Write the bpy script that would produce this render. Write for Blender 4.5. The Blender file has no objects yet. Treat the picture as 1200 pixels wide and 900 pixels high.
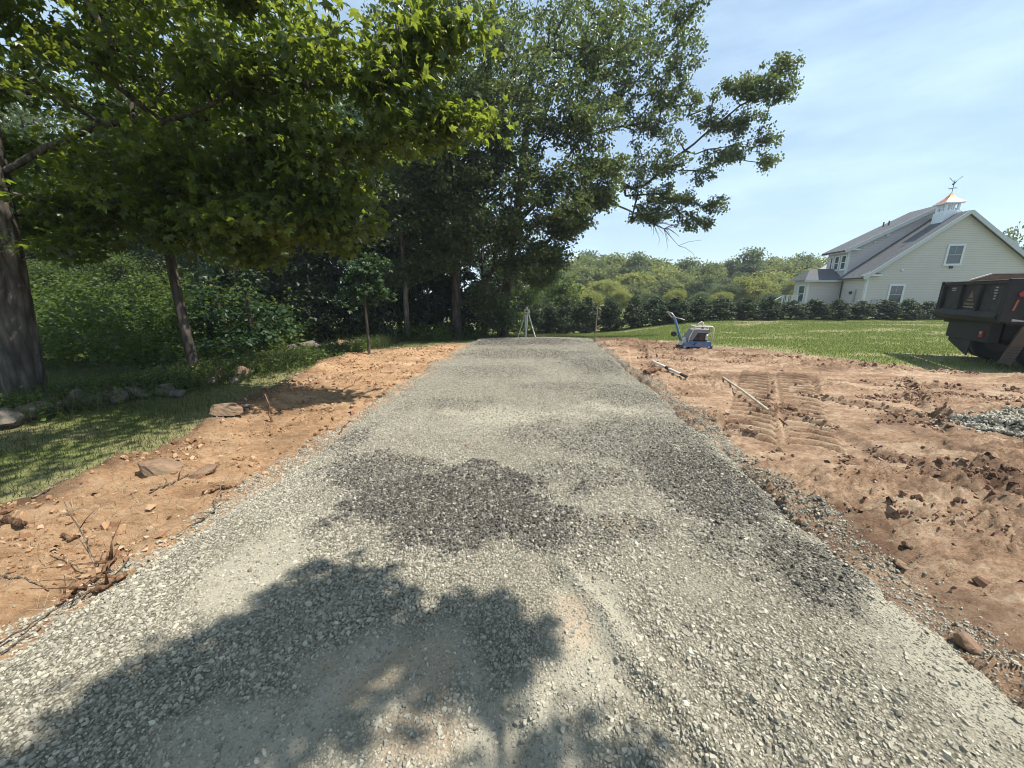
import bpy, math, random
import numpy as np
from mathutils import Vector, Matrix
rad = math.radians
scene = bpy.context.scene
COL = scene.collection
F, CAMH = 440.0, 1.65
TH = math.atan(107 / 440)
SUN_AZ, SUN_EL = rad(95), rad(60)
SUN = np.array([math.sin(SUN_AZ) * math.cos(SUN_EL), math.cos(SUN_AZ) * math.cos(SUN_EL), math.sin(SUN_EL)])

# ------------------------------------------------------------------ measuring helpers
def ray(px, py):
    u = (px - 600) / F; v = (450 - py) / F
    return u, math.cos(TH) + v * math.sin(TH), -math.sin(TH) + v * math.cos(TH)
def G(px, py, z=0.0):
    x, y, w = ray(px, py); t = (CAMH - z) / -w
    return x * t, y * t
def W(px, py, Y):
    x, y, w = ray(px, py); t = Y / y
    return (x * t, Y, w * t + CAMH)

# ------------------------------------------------------------------ noise
def _h2(i, j, s):
    n = (i * 374761393 + j * 668265263 + s * 974634777) & 0xffffffff
    n = ((n ^ (n >> 13)) * 1274126177) & 0xffffffff
    return ((n ^ (n >> 16)) & 0xffff) / 65535.0
def vn(x, y, s=0):
    x = np.asarray(x, float); y = np.asarray(y, float)
    i = np.floor(x).astype(np.int64); j = np.floor(y).astype(np.int64)
    fx = x - i; fy = y - j
    fx = fx * fx * (3 - 2 * fx); fy = fy * fy * (3 - 2 * fy)
    a = _h2(i, j, s); b = _h2(i + 1, j, s); c = _h2(i, j + 1, s); d = _h2(i + 1, j + 1, s)
    return (a * (1 - fx) + b * fx) * (1 - fy) + (c * (1 - fx) + d * fx) * fy
def fbm(x, y, s=0, o=4, g=.5):
    t = 0; a = 1; n = 0
    for k in range(o):
        t = t + a * vn(np.asarray(x) * 2 ** k + 7.3 * k, np.asarray(y) * 2 ** k - 3.1 * k, s + k); n += a; a *= g
    return t / n
def ss(a, b, x):
    t = np.clip((np.asarray(x, float) - a) / (b - a), 0, 1)
    return t * t * (3 - 2 * t)

# ------------------------------------------------------------------ the lie of the land
ROAD_END = 14.2
def road_l(y): return -2.45 + .085 * np.asarray(y) - .10 * np.exp(-((np.asarray(y) - 1.2) / 1.2) ** 2)
def road_r(y): return 2.10 + .062 * np.asarray(y)
def terrain(x, y):
    x = np.asarray(x, float); y = np.asarray(y, float)
    k = 1 - ss(3, 13, x)
    h = -.085 * np.clip(y - 13.2, 0, 11) * k
    h = h - 2.6 * ss(30, 75, y) - .8 * ss(26, 34, y) * k
    h = h + .05 * (fbm(x * .25, y * .25, 5, 2) - .5) * ss(2, 5, np.abs(x))
    return h
SOIL_R = [(1.6, -2.5), (1.9, 3), (2.6, 13.0), (3.1, 13.6), (3.9, 13.4), (4.9, 12.7), (6.0, 11.6), (7.3, 10.9), (7.7, 9.4), (8.4, 8.1), (10.2, 7.6), (13, 7.0), (16, 6.2), (16, -2.5)]
SOIL_L = [(-1.0, -2.5), (-1.4, 8), (-1.2, 12.2), (-1.9, 12.3), (-3.2, 11.2), (-4.5, 10.6), (-4.6, 9.0), (-4.4, 7.4), (-4.2, 6.0), (-4.0, 4.9), (-3.75, 3.6), (-4.2, 2.5), (-5.2, 1.6), (-6.0, 0.2), (-6.0, -2.5)]
def sdf(poly, x, y):
    x = np.asarray(x, float); y = np.asarray(y, float)
    d = np.full(x.shape, 1e9); ins = np.zeros(x.shape, bool)
    n = len(poly)
    for i in range(n):
        x0, y0 = poly[i]; x1, y1 = poly[(i + 1) % n]
        ex, ey = x1 - x0, y1 - y0
        t = np.clip(((x - x0) * ex + (y - y0) * ey) / (ex * ex + ey * ey), 0, 1)
        d = np.minimum(d, np.hypot(x - x0 - t * ex, y - y0 - t * ey))
        c = (y0 > y) != (y1 > y)
        xi = x0 + (y - y0) / (ey if ey else 1e-9) * ex
        ins ^= c & (x < xi)
    return np.where(ins, d, -d)
def road_in(x, y):
    x = np.asarray(x, float); y = np.asarray(y, float)
    w = .20 * (fbm(x * 1.6, y * 1.6, 31, 3) - .5) + .14 * (fbm(x * 6, y * 6, 32, 4, .65) - .5)
    d = np.minimum(x - road_l(y), road_r(y) - x)
    return np.minimum(d, (ROAD_END + .5 * np.sin(x * 1.3) - y) * .7) + w
def seg(x, y, a, b):
    ex, ey = b[0] - a[0], b[1] - a[1]; L = math.hypot(ex, ey)
    s = ((x - a[0]) * ex + (y - a[1]) * ey) / L
    q = ((x - a[0]) * -ey + (y - a[1]) * ex) / L
    return s, q, L
def tyre_track(x, y, a, b, w=.23, amp=.055, pitch=.23, sh=.3):
    s, q, L = seg(x, y, a, b)
    m = ss(-.1, .15, s) * (1 - ss(L - .3, L + .1, s)) * (1 - ss(w * .85, w * 1.1, np.abs(q)))
    lug = np.sin((s + sh * np.abs(q) * .9) / pitch * 2 * np.pi)
    return m * (-.008 + amp * np.clip(lug * 1.8, -1, 1) * .5)
def rut(x, y, a, b, w=.08, amp=.05, s0=3):
    s, q, L = seg(x, y, a, b)
    q = q + .12 * (fbm(s * 1.5, s * 0 + s0, s0, 2) - .5)
    m = ss(0, .3, s) * (1 - ss(L - .3, L, s))
    return m * amp * (-np.exp(-(q / w) ** 2) + .8 * np.exp(-((q - w * 1.9) / (w * .7)) ** 2)) * (.4 + 1.1 * fbm(s * 4, q * 9, s0 + 9, 2))
def soil_r_z(x, y):
    d = sdf(SOIL_R, x, y) + .35 * (fbm(x * 1.3, y * 1.3, 11, 4) - .5) + .1 * (fbm(x * 7, y * 7, 12, 2) - .5)
    e = ss(-.05, .25, d)
    h = .030 + .05 * (fbm(x * .55, y * .55, 21, 3) - .5) * ss(.3, 1.2, x - road_r(y))
    r1 = fbm(x * 1.1 + 2 * y, y * 3.4 - .6 * x, 23, 4, .6)
    rough = ss(.40, .62, fbm(x * .6, y * 1.1, 27, 2))
    tracks = [((2.62, 3.9), (5.1, 7.7), .25, .095), ((3.18, 3.65), (5.62, 7.4), .25, .095), ((2.7, 7.6), (3.9, 11.8), .2, .035)]
    k = np.zeros(np.shape(x))
    for a, b, w_, am in tracks:
        s_, q_, L_ = seg(x, y, a, b); k = np.maximum(k, ss(-.1, .2, s_) * (1 - ss(L_ - .4, L_ + .1, s_)) * (1 - ss(w_, w_ * 1.3, np.abs(q_))))
    n = (.030 * (1 - np.abs(2 * r1 - 1)) ** 3 - .005) * (.3 + .9 * rough)
    r2 = fbm(x * 1.9 + 2.6 * y, y * 8.5 - 1.5 * x, 29, 5, .65); n = n + .050 * (1 - np.abs(2 * r2 - 1)) ** 5 * (.45 + .9 * rough)
    r3 = fbm(x * 6 - 1.5 * y, y * 17 + 3 * x, 33, 4, .65); n = n + .034 * (1 - np.abs(2 * r3 - 1)) ** 4 * (.4 + rough)
    n = n + (.010 + .022 * rough) * (fbm(x * 11, y * 17, 25, 4, .72) - .5) * 2.4
    h = h + n * (1 - .88 * k)
    for i_, (a, b, w_, am) in enumerate([((3.9, 5.9), (3.7, 2.0), .07, .045), ((4.4, 6.0), (7.2, 2.4), .06, .055), ((7.6, 7.2), (4.9, 4.0), .06, .04), ((4.2, 3.3), (3.4, .6), .06, .05), ((3.0, 9.5), (9.5, 7.4), .07, .04),
                                         ((3.0, 3.4), (5.2, 2.9), .06, .05), ((4.5, 4.6), (9.2, 4.3), .06, .05), ((6.2, 6.6), (9.0, 6.0), .07, .05), ((2.6, 2.6), (4.2, 1.6), .06, .045), ((5.0, 3.4), (8.6, 3.2), .06, .05), ((3.2, 5.4), (4.6, 5.0), .05, .03)]):
        h = h + rut(x, y, a, b, w_, am, 3 + i_) * (1 - .7 * k)
    for i_, (a, b) in enumerate([((3.4, 4.9), (5.6, 6.9)), ((5.6, 6.9), (9.0, 7.4)), ((2.9, 5.6), (4.9, 7.6)), ((4.9, 7.6), (7.2, 9.2)), ((3.3, 2.4), (5.6, 3.9)), ((5.6, 3.9), (8.4, 4.5)), ((3.4, 1.9), (6.2, 3.1))]):
        h = h + rut(x, y, a, b, .045, .022, 40 + i_) * (1 - .7 * k)
    for a, b, w_, am in tracks: h = h + tyre_track(x, y, a, b, w_, am)
    return terrain(x, y) + h * e - .12 * (1 - e) - .12 * ss(.14, .5, road_in(x, y)), e, rough, r1
def soil_l_z(x, y):
    road_ = ss(.12, .45, road_in(x, y)) * .14
    d = sdf(SOIL_L, x, y) + .45 * (fbm(x * 1.5, y * 1.5, 41, 4) - .5) + .12 * (fbm(x * 8, y * 8, 42, 2) - .5)
    e = ss(-.05, .22, d)
    h = .035 + .08 * (fbm(x * .9, y * .9, 43, 3) - .5)
    h = h + .11 * np.exp(-((x + 4.0) / .38) ** 2) * ss(7.2, 7.8, y) * (1 - ss(9.3, 10, y)) * (.5 + fbm(x * 3, y * 3, 46, 3))
    h = h + .10 * np.exp(-((x + 3.75 + .06 * (y - 4)) / .32) ** 2) * ss(2.6, 3.4, y) * (1 - ss(5.6, 6.4, y)) * (.3 + fbm(x * 3, y * 3, 48, 3))
    h = h + .06 * (fbm(x * 3, y * 4, 44, 5, .62) - .5) + .075 * (fbm(x * 10, y * 12, 45, 5, .72) - .5)
    r3 = fbm(x * 2.5 + y, y * 6 + x, 49, 4, .6); h = h + .03 * (1 - np.abs(2 * r3 - 1)) ** 3
    h = h - .06 * np.exp(-((x + 2.62) / .12) ** 2) * ss(1.6, 1.8, y) * (1 - ss(2.3, 2.5, y))
    return terrain(x, y) + h * e - .09 * (1 - e) - road_, e
DARKS = [((-.35, 2.6), (1.05, .58), -.1), ((-1.1, 3.1), (.6, .45), 0), ((1.6, 2.9), (.55, 1.1), 0), ((1.2, 3.9), (1.2, .7), 0), ((1.75, 1.95), (.32, .38), -.3), ((.6, 3.0), (.7, .3), 0),
         ((.2, 9.8), (1.9, .9), 0), ((-.4, 7.6), (1.1, .7), 0), ((1.9, 8.3), (.8, 1.2), 0), ((1.0, 6.2), (1.1, .35), 0), ((-.75, 5.2), (.8, .35), 0), ((.2, 12.2), (2.1, 1.0), 0), ((1.7, 5.6), (.6, .6), 0), ((-1.75, 3.9), (.22, .5), 0), ((.55, 2.25), (.5, .22), 0)]
STR = [.92, .62, .66, .46, .66, .45, .45, .35, .45, .35, .4, .6, .4, .5, .5]
def darkness(x, y):
    n = fbm(x * 3.1, y * 3.1, 51, 4, .6) - .5
    m = np.zeros(np.shape(x))
    for (c, r, a), k in zip(DARKS, STR):
        ca, sa = math.cos(a), math.sin(a)
        X = (x - c[0]) * ca + (y - c[1]) * sa; Y = -(x - c[0]) * sa + (y - c[1]) * ca
        q = np.hypot(X / r[0], Y / r[1]) + n * 1.3
        m = np.maximum(m, k * (1 - ss(.6, 1.3, q)))
    return m * ss(.02, .32, road_in(x, y))
DUSTS = [((.3, 4.5), (1.2, .55)), ((-.45, 4.9), (.6, .4)), ((-.42, 1.28), (.42, .22)), ((2.05, 1.5), (.4, .9)), ((.35, 1.35), (.25, .4)), ((-1.5, 1.9), (.3, .4)), ((0, .95), (.3, .3)), ((1.5, 5.0), (.6, .4)), ((-1.0, 1.0), (.35, .18))]
def dustiness(x, y):
    n = fbm(x * 2.7, y * 2.7, 61, 4, .6) - .5
    m = .6 * ss(.50, .72, fbm(x * .9, y * .6, 64, 4, .6))
    for c, r in DUSTS:
        q = np.hypot((x - c[0]) / r[0], (y - c[1]) / r[1]) + n * 1.5
        m = np.maximum(m, 1 - ss(.6, 1.25, q))
    return .85 * m * (1 - .9 * darkness(x, y))
def road_z(x, y):
    d = road_in(x, y); e = ss(-.10, .25, d)
    u = (x - .5 * (road_l(y) + road_r(y)))
    h = .10 - .006 * u * u
    dk = darkness(x, y)
    h = h + .02 * dk
    n1 = fbm((x - .35 * (y)) * 2.6, y * .9, 71, 3)
    near = 1 - ss(2.2, 3.4, y)
    h = h + near * .045 * (n1 - .5) + .035 * near * (fbm(x * 3.3, y * 3.3, 74, 3) - .5)
    for (a, b, am) in [((.15, 2.0), (.75, .6), .03), ((-.25, 1.7), (.1, .6), .03), ((-1.4, .9), (-.7, 2.2), .028), ((-.9, .7), (-.35, 1.7), .032), ((.45, 1.6), (1.05, .75), .02)]:
        h = h + rut(x, y, a, b, .06, am, int(a[0] * 10) + 20)
    h = h + .012 * (fbm(x * 9, y * 9, 72, 3, .6) - .5)
    return terrain(x, y) + h * e - .05 * (1 - e), d, dk
def surf(x, y):
    x = np.asarray(x, float); y = np.asarray(y, float)
    return np.maximum(np.maximum(terrain(x, y), road_z(x, y)[0]), np.maximum(soil_r_z(x, y)[0], soil_l_z(x, y)[0]))
def sf(x, y): return float(surf(np.array([x]), np.array([y]))[0])

# ------------------------------------------------------------------ object helpers
def np_mesh(name, V, Fc, mat=None, parent=None, smooth=False, attrs=None, loc=None):
    V = np.ascontiguousarray(V, np.float32); Fc = np.ascontiguousarray(Fc, np.int32)
    me = bpy.data.meshes.new(name)
    me.vertices.add(len(V)); me.vertices.foreach_set('co', V.ravel())
    k = Fc.shape[1]; n = len(Fc)
    me.loops.add(n * k); me.loops.foreach_set('vertex_index', Fc.ravel())
    me.polygons.add(n); me.polygons.foreach_set('loop_start', np.arange(0, n * k, k, dtype=np.int32))
    try: me.polygons.foreach_set('loop_total', np.full(n, k, np.int32))
    except Exception: pass
    me.update(calc_edges=True)
    for nm, arr in (attrs or {}).items():
        a = me.attributes.new(nm, 'FLOAT', 'POINT'); a.data.foreach_set('value', np.ascontiguousarray(arr, np.float32))
    if smooth: me.shade_smooth()
    else: me.shade_flat()
    if mat: me.materials.append(mat)
    o = bpy.data.objects.new(name, me); COL.objects.link(o)
    if parent: o.parent = parent
    if loc is not None: o.location = loc
    return o
class MB:
    def __init__(s): s.v = []; s.f = []; s.a = 0
    def add(s, vs, fs):
        b = len(s.v); s.v += [tuple(v) for v in vs]; s.f += [tuple(b + i for i in f) for f in fs]; return s
    def box(s, x0, x1, y0, y1, z0, z1):
        return s.add([(x0, y0, z0), (x1, y0, z0), (x1, y1, z0), (x0, y1, z0), (x0, y0, z1), (x1, y0, z1), (x1, y1, z1), (x0, y1, z1)],
                     [(0, 3, 2, 1), (4, 5, 6, 7), (0, 1, 5, 4), (1, 2, 6, 5), (2, 3, 7, 6), (3, 0, 4, 7)])
    def prism(s, poly, y0, y1, axis='y'):
        n = len(poly)
        P = (lambda a, b, c: (a, c, b)) if axis == 'y' else ((lambda a, b, c: (c, a, b)) if axis == 'x' else (lambda a, b, c: (a, b, c)))
        vs = [P(a, b, y0) for a, b in poly] + [P(a, b, y1) for a, b in poly]
        fs = [tuple(range(n)), tuple(range(2 * n - 1, n - 1, -1))] + [(i, n + i, n + (i + 1) % n, (i + 1) % n) for i in range(n)]
        return s.add(vs, fs)
    def tube(s, pts, r, n=8, caps=True):
        pts = [Vector(p) for p in pts]
        rs = r if isinstance(r, (list, tuple)) else [r] * len(pts)
        up = None; b = len(s.v); m = len(pts)
        for i, p in enumerate(pts):
            d = (pts[min(i + 1, m - 1)] - pts[max(i - 1, 0)]).normalized()
            if up is None: up = d.orthogonal().normalized()
            up = (up - d * up.dot(d)).normalized(); q = d.cross(up)
            for k in range(n):
                a = 2 * math.pi * k / n
                s.v.append(tuple(p + (up * math.cos(a) + q * math.sin(a)) * rs[i]))
        for i in range(m - 1):
            for k in range(n):
                s.f.append((b + i * n + k, b + i * n + (k + 1) % n, b + (i + 1) * n + (k + 1) % n, b + (i + 1) * n + k))
        if caps:
            s.f.append(tuple(b + k for k in range(n - 1, -1, -1))); s.f.append(tuple(b + (m - 1) * n + k for k in range(n)))
        return s
    def build(s, name, mat, parent=None, bevel=0, smooth=False, xf=None):
        import bmesh
        me = bpy.data.meshes.new(name); me.from_pydata(s.v, [], s.f)
        bm = bmesh.new(); bm.from_mesh(me); bmesh.ops.recalc_face_normals(bm, faces=bm.faces)
        if bevel:
            try: bmesh.ops.bevel(bm, geom=list(bm.edges), offset=bevel, segments=1, affect='EDGES', clamp_overlap=True)
            except Exception: pass
        bm.to_mesh(me); bm.free()
        if xf is not None: me.transform(xf)
        if smooth: me.shade_smooth()
        if mat: me.materials.append(mat)
        o = bpy.data.objects.new(name, me); COL.objects.link(o)
        if parent: o.parent = parent
        return o
def tag(o, label=None, cat=None, group=None, kind=None):
    if label: o['label'] = label
    if cat: o['category'] = cat
    if group: o['group'] = group
    if kind: o['kind'] = kind
    return o
def empty(name, loc, rz=0, label=None, cat=None, group=None):
    o = bpy.data.objects.new(name, None); COL.objects.link(o); o.location = loc; o.rotation_euler = (0, 0, rz)
    o.empty_display_size = .2
    return tag(o, label, cat, group)
def copy_tree(o, parent=None):
    c = o.copy(); COL.objects.link(c); c.parent = parent
    for ch in list(o.children): copy_tree(ch, c)
    return c

# ------------------------------------------------------------------ materials
class NT:
    def __init__(s, name):
        s.m = bpy.data.materials.new(name); s.m.use_nodes = True; s.t = s.m.node_tree; s.t.nodes.clear()
        s.out = s.n('ShaderNodeOutputMaterial')
    def n(s, typ, **kw):
        x = s.t.nodes.new(typ)
        for k, v in kw.items(): setattr(x, k, v)
        return x
    def l(s, a, b): s.t.links.new(a, b)
    def tex(s, scale=5, detail=4, rough=.55, coord=None, stretch=None):
        c = s.n('ShaderNodeTexCoord'); o = c.outputs['Object']
        if stretch:
            mp = s.n('ShaderNodeMapping'); mp.inputs['Scale'].default_value = stretch; s.l(o, mp.inputs['Vector']); o = mp.outputs[0]
        t = s.n('ShaderNodeTexNoise'); t.inputs['Scale'].default_value = scale; t.inputs['Detail'].default_value = detail; t.inputs['Roughness'].default_value = rough
        s.l(o, t.inputs['Vector']); return t.outputs['Fac']
    def attr(s, name): return s.n('ShaderNodeAttribute', attribute_name=name).outputs['Fac']
    def ramp(s, fac, stops):
        r = s.n('ShaderNodeValToRGB'); s.l(fac, r.inputs[0]); e = r.color_ramp.elements
        while len(e) < len(stops): e.new(.5)
        for i, (p, c) in enumerate(stops): e[i].position = p; e[i].color = (*c, 1) if len(c) == 3 else c
        return r.outputs[0]
    def mix(s, fac, a, b, mode='MIX'):
        x = s.n('ShaderNodeMix', data_type='RGBA', blend_type=mode)
        for sock, v in ((x.inputs['Factor'], fac), (x.inputs['A'], a), (x.inputs['B'], b)):
            if isinstance(v, (int, float)): sock.default_value = v
            elif isinstance(v, tuple): sock.default_value = (*v, 1)
            else: s.l(v, sock)
        return x.outputs['Result']
    def math(s, op, a, b=0.0):
        x = s.n('ShaderNodeMath', operation=op)
        for i, v in enumerate((a, b)):
            if isinstance(v, (int, float)): x.inputs[i].default_value = v
            else: s.l(v, x.inputs[i])
        return x.outputs[0]
    def bsdf(s, col, rough=.8, spec=.3, metal=0, bump=None, bs=.3, bd=.01):
        b = s.n('ShaderNodeBsdfPrincipled')
        if isinstance(col, tuple): b.inputs['Base Color'].default_value = (*col, 1)
        else: s.l(col, b.inputs['Base Color'])
        if isinstance(rough, (int, float)): b.inputs['Roughness'].default_value = rough
        else: s.l(rough, b.inputs['Roughness'])
        b.inputs['Specular IOR Level'].default_value = spec; b.inputs['Metallic'].default_value = metal
        if bump is not None:
            u = s.n('ShaderNodeBump'); u.inputs['Strength'].default_value = bs; u.inputs['Distance'].default_value = bd
            s.l(bump, u.inputs['Height']); s.l(u.outputs[0], b.inputs['Normal'])
        return b.outputs[0]
    def done(s, sh): s.l(sh, s.out.inputs['Surface']); return s.m
def plain(name, c, rough=.5, metal=0, spec=.5, var=.25, scale=6, bs=.08, dirt=None):
    t = NT(name); f = t.tex(scale, 5, .6)
    lo = tuple(v * (1 - var) for v in c); hi = tuple(min(1, v * (1 + var)) for v in c)
    col = t.ramp(f, [(.3, lo), (.7, hi)])
    if dirt:
        g = t.tex(scale * .5 + 2, 6, .7); col = t.mix(t.ramp(g, [(.45, (0, 0, 0)), (.7, (1, 1, 1))]), col, dirt)
    return t.done(t.bsdf(col, rough, spec, metal, f, bs))
def leafmat(name, dark, light, trans, tw=.38, rough=.42, spec=.5, twig=None):
    t = NT(name); a = t.attr('shade')
    col = t.ramp(a, [(0, dark), (.55, tuple((d + l) / 2 for d, l in zip(dark, light))), (1, light)])
    p = t.bsdf(col, rough, spec)
    tr = t.n('ShaderNodeBsdfTranslucent'); t.l(t.mix(.5, t.mix(a, tuple(v * .75 for v in trans), trans), col, 'MIX'), tr.inputs[0])
    mx = t.n('ShaderNodeMixShader'); mx.inputs[0].default_value = tw
    t.l(p, mx.inputs[1]); t.l(tr.outputs[0], mx.inputs[2])
    return t.done(mx.outputs[0])
def barkmat(name, lo, hi, sc=9):
    t = NT(name)
    f = t.tex(sc, 6, .65, stretch=(1, 1, .22)); g = t.tex(2.3, 4, .6)
    v = t.n('ShaderNodeTexVoronoi'); v.inputs['Scale'].default_value = sc * 1.6
    c = t.n('ShaderNodeTexCoord'); mp = t.n('ShaderNodeMapping'); mp.inputs['Scale'].default_value = (1, 1, .16); t.l(c.outputs['Object'], mp.inputs[0]); t.l(mp.outputs[0], v.inputs['Vector'])
    col = t.mix(t.ramp(g, [(.4, (0, 0, 0)), (.7, (1, 1, 1))]), t.ramp(f, [(.3, lo), (.7, hi)]), tuple(h * 1.25 for h in hi))
    hgt = t.math('ADD', f, t.math('MULTIPLY', v.outputs['Distance'], .9))
    col = t.mix(1.0, col, t.ramp(v.outputs['Distance'], [(.0, (1.15, 1.15, 1.15)), (.75, (.45, .45, .45))]), 'MULTIPLY')
    return t.done(t.bsdf(col, .9, .15, 0, hgt, 1.0, .05))

M = {}
M['maple'] = leafmat('maple_leaf', (.022, .042, .010), (.068, .108, .02), (.52, .62, .06), .55, .36, .6)
M['oak'] = leafmat('oak_leaf', (.03, .048, .018), (.115, .15, .05), (.27, .36, .07), .40, .38, .6)
M['oakf'] = leafmat('fresh_leaf', (.05, .085, .02), (.12, .17, .035), (.25, .34, .04), .4, .45, .5)
M['evergreen'] = leafmat('evergreen_leaf', (.012, .026, .011), (.035, .058, .022), (.05, .09, .02), .2, .5, .35)
M['hedge'] = leafmat('hedge_leaf', (.022, .04, .017), (.085, .11, .042), (.06, .1, .02), .2, .55, .3)
M['under'] = leafmat('thicket_leaf', (.026, .052, .012), (.10, .145, .028), (.28, .38, .04), .42, .5, .35)
M['sapl'] = leafmat('sapling_leaf', (.02, .045, .016), (.045, .085, .03), (.12, .24, .05), .35, .45, .4)
M['wood_a'] = leafmat('far_leaf_green', (.13, .16, .062), (.24, .275, .105), (.34, .38, .10), .42, .6, .25)
M['wood_b'] = leafmat('far_leaf_yellow', (.19, .21, .058), (.37, .38, .11), (.44, .46, .10), .42, .6, .25)
M['wood_c'] = leafmat('far_leaf_dark', (.09, .125, .06), (.18, .215, .095), (.24, .30, .09), .38, .6, .25)
M['bark_maple'] = barkmat('maple_bark', (.075, .062, .056), (.16, .135, .12), 10)
M['bark'] = barkmat('oak_bark', (.05, .042, .036), (.12, .10, .085), 8)
M['bark_pale'] = barkmat('pale_bark', (.10, .085, .07), (.22, .19, .155), 14)
M['dead'] = barkmat('dead_wood', (.12, .09, .065), (.30, .235, .17), 20)
M['root'] = barkmat('root_wood', (.13, .07, .04), (.30, .17, .10), 20)

def lawn_mat():
    t = NT('lawn_ground')
    a = t.tex(.7, 4); b = t.tex(9, 5, .7); c = t.tex(60, 4, .7)
    g = t.ramp(b, [(.3, (.07, .098, .024)), (.55, (.125, .16, .04)), (.75, (.21, .225, .075))])
    d = t.ramp(c, [(.3, (.6, .6, .6)), (.7, (1.25, 1.25, 1.2))])
    g = t.mix(1.0, g, d, 'MULTIPLY')
    g = t.mix(t.ramp(a, [(.45, (0, 0, 0)), (.75, (.6, .6, .6))]), g, (.15, .155, .05))
    s = t.ramp(c, [(.3, (.17, .125, .07)), (.7, (.36, .31, .19))])
    g = t.mix(t.attr('wear'), g, s)
    return t.done(t.bsdf(g, .9, .1, 0, c, .6, .02))
def soil_mat(name, lo, mid, hi, red):
    t = NT(name)
    a = t.tex(1.7, 6, .68, stretch=(.55, 1.7, 1)); b = t.tex(20, 6, .78, stretch=(.7, 1.4, 1)); c = t.tex(130, 3, .7)
    g = t.ramp(t.math('ADD', t.math('MULTIPLY', a, .55), t.math('MULTIPLY', b, .45)), [(.38, lo), (.50, mid), (.62, hi)])
    g = t.mix(t.math('MULTIPLY', t.attr('damp_dark'), .85), g, red)
    g = t.mix(1.0, g, t.ramp(c, [(.3, (.82, .82, .82)), (.7, (1.14, 1.14, 1.14))]), 'MULTIPLY')
    h = t.math('ADD', t.math('MULTIPLY', b, 1.0), t.math('MULTIPLY', c, .3))
    return t.done(t.bsdf(g, .95, .1, 0, h, 1.0, .035))
def road_mat():
    t = NT('crushed_stone_base')
    c = t.n('ShaderNodeTexCoord')
    def vor(sc):
        v = t.n('ShaderNodeTexVoronoi'); v.inputs['Scale'].default_value = sc; t.l(c.outputs['Object'], v.inputs['Vector']); return v
    v1 = vor(75); v2 = vor(34)
    n = t.tex(3.0, 5, .7); f = t.tex(220, 3, .7)
    sp = t.n('ShaderNodeSeparateColor'); t.l(v1.outputs['Color'], sp.inputs[0])
    st = t.ramp(sp.outputs[0], [(0, (.17, .153, .115)), (.6, (.26, .237, .178)), (1, (.35, .32, .24))])
    st = t.mix(1.0, st, t.ramp(v1.outputs['Distance'], [(.25, (1, 1, 1)), (.75, (.45, .45, .45))]), 'MULTIPLY')
    du = t.mix(n, (.29, .267, .208), (.36, .332, .258))
    du = t.mix(1.0, du, t.ramp(f, [(.3, (.8, .8, .8)), (.7, (1.15, 1.15, 1.15))]), 'MULTIPLY')
    g = t.mix(t.attr('dust'), st, du)
    dk = t.ramp(sp.outputs[1], [(0, (.05, .042, .035)), (1, (.13, .115, .10))])
    g = t.mix(t.math('MULTIPLY', t.attr('dark'), .8), g, dk)
    # earth showing through in a few worn spots
    g = t.mix(t.math('MULTIPLY', t.attr('earth'), .8), g, (.36, .25, .16))
    h = t.math('ADD', t.math('MULTIPLY', t.ramp(v1.outputs['Distance'], [(0, (1, 1, 1)), (1, (0, 0, 0))]), t.math('SUBTRACT', 1.0, t.math('MULTIPLY', t.attr('dust'), .75))), t.math('MULTIPLY', f, .25))
    return t.done(t.bsdf(g, .9, .15, 0, h, .9, .012))
def stone_mat():
    t = NT('crushed_stone')
    f = t.tex(70, 3, .6)
    a = t.attr('shade'); d = t.attr('dark')
    L = t.ramp(a, [(0, (.19, .173, .138)), (.3, (.29, .266, .215)), (.7, (.36, .33, .265)), (.95, (.42, .388, .31)), (1, (.50, .465, .375))])
    D = t.ramp(a, [(0, (.048, .043, .038)), (.5, (.10, .092, .08)), (.78, (.175, .162, .138)), (.93, (.27, .25, .21)), (1, (.38, .355, .29))])
    g = t.mix(d, L, D)
    g = t.mix(1.0, g, t.ramp(f, [(.3, (.85, .85, .85)), (.7, (1.1, 1.1, 1.1))]), 'MULTIPLY')
    return t.done(t.bsdf(g, .95, .06, 0, f, .4, .004))
def rock_mat(name, a, b, moss=.0, sc=3.5):
    t = NT(name); f = t.tex(sc, 7, .7); g = t.tex(sc * 7, 4, .6); m = t.tex(1.8, 4, .6)
    c = t.ramp(f, [(.32, a), (.62, b)])
    c = t.mix(t.ramp(m, [(.52, (0, 0, 0)), (.62, (moss, moss, moss))]), c, (.045, .06, .022))
    return t.done(t.bsdf(c, .9, .2, 0, t.math('ADD', f, t.math('MULTIPLY', g, .4)), .6, .03))
M['lawn'] = lawn_mat()
M['soil_r'] = soil_mat('red_brown_soil', (.165, .097, .06), (.335, .22, .142), (.50, .38, .265), (.125, .073, .048))
M['soil_l'] = soil_mat('orange_soil', (.23, .135, .075), (.39, .24, .135), (.51, .355, .225), (.10, .064, .042))
M['road'] = road_mat(); M['stone'] = stone_mat()
M['rock'] = rock_mat('field_stone_grey', (.07, .06, .05), (.20, .17, .14), .9)
M['rock2'] = rock_mat('field_stone_brown', (.12, .075, .05), (.27, .18, .12), .3)
def clod_mat():
    t = NT('soil_clod'); a = t.attr('shade')
    return t.done(t.bsdf(t.ramp(a, [(0, (.12, .068, .047)), (.6, (.22, .135, .092)), (1, (.34, .235, .165))]), .95, .1, 0, t.tex(60, 4, .7), .6, .01))
M['clod'] = clod_mat()
def grass_mat(name, a, b, tr):
    return leafmat(name, a, b, tr, .35, .5, .3)
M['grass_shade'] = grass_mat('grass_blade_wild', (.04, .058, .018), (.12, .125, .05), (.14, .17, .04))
M['grass_lawn'] = grass_mat('grass_blade_lawn', (.115, .165, .036), (.26, .285, .09), (.30, .36, .07))
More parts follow.
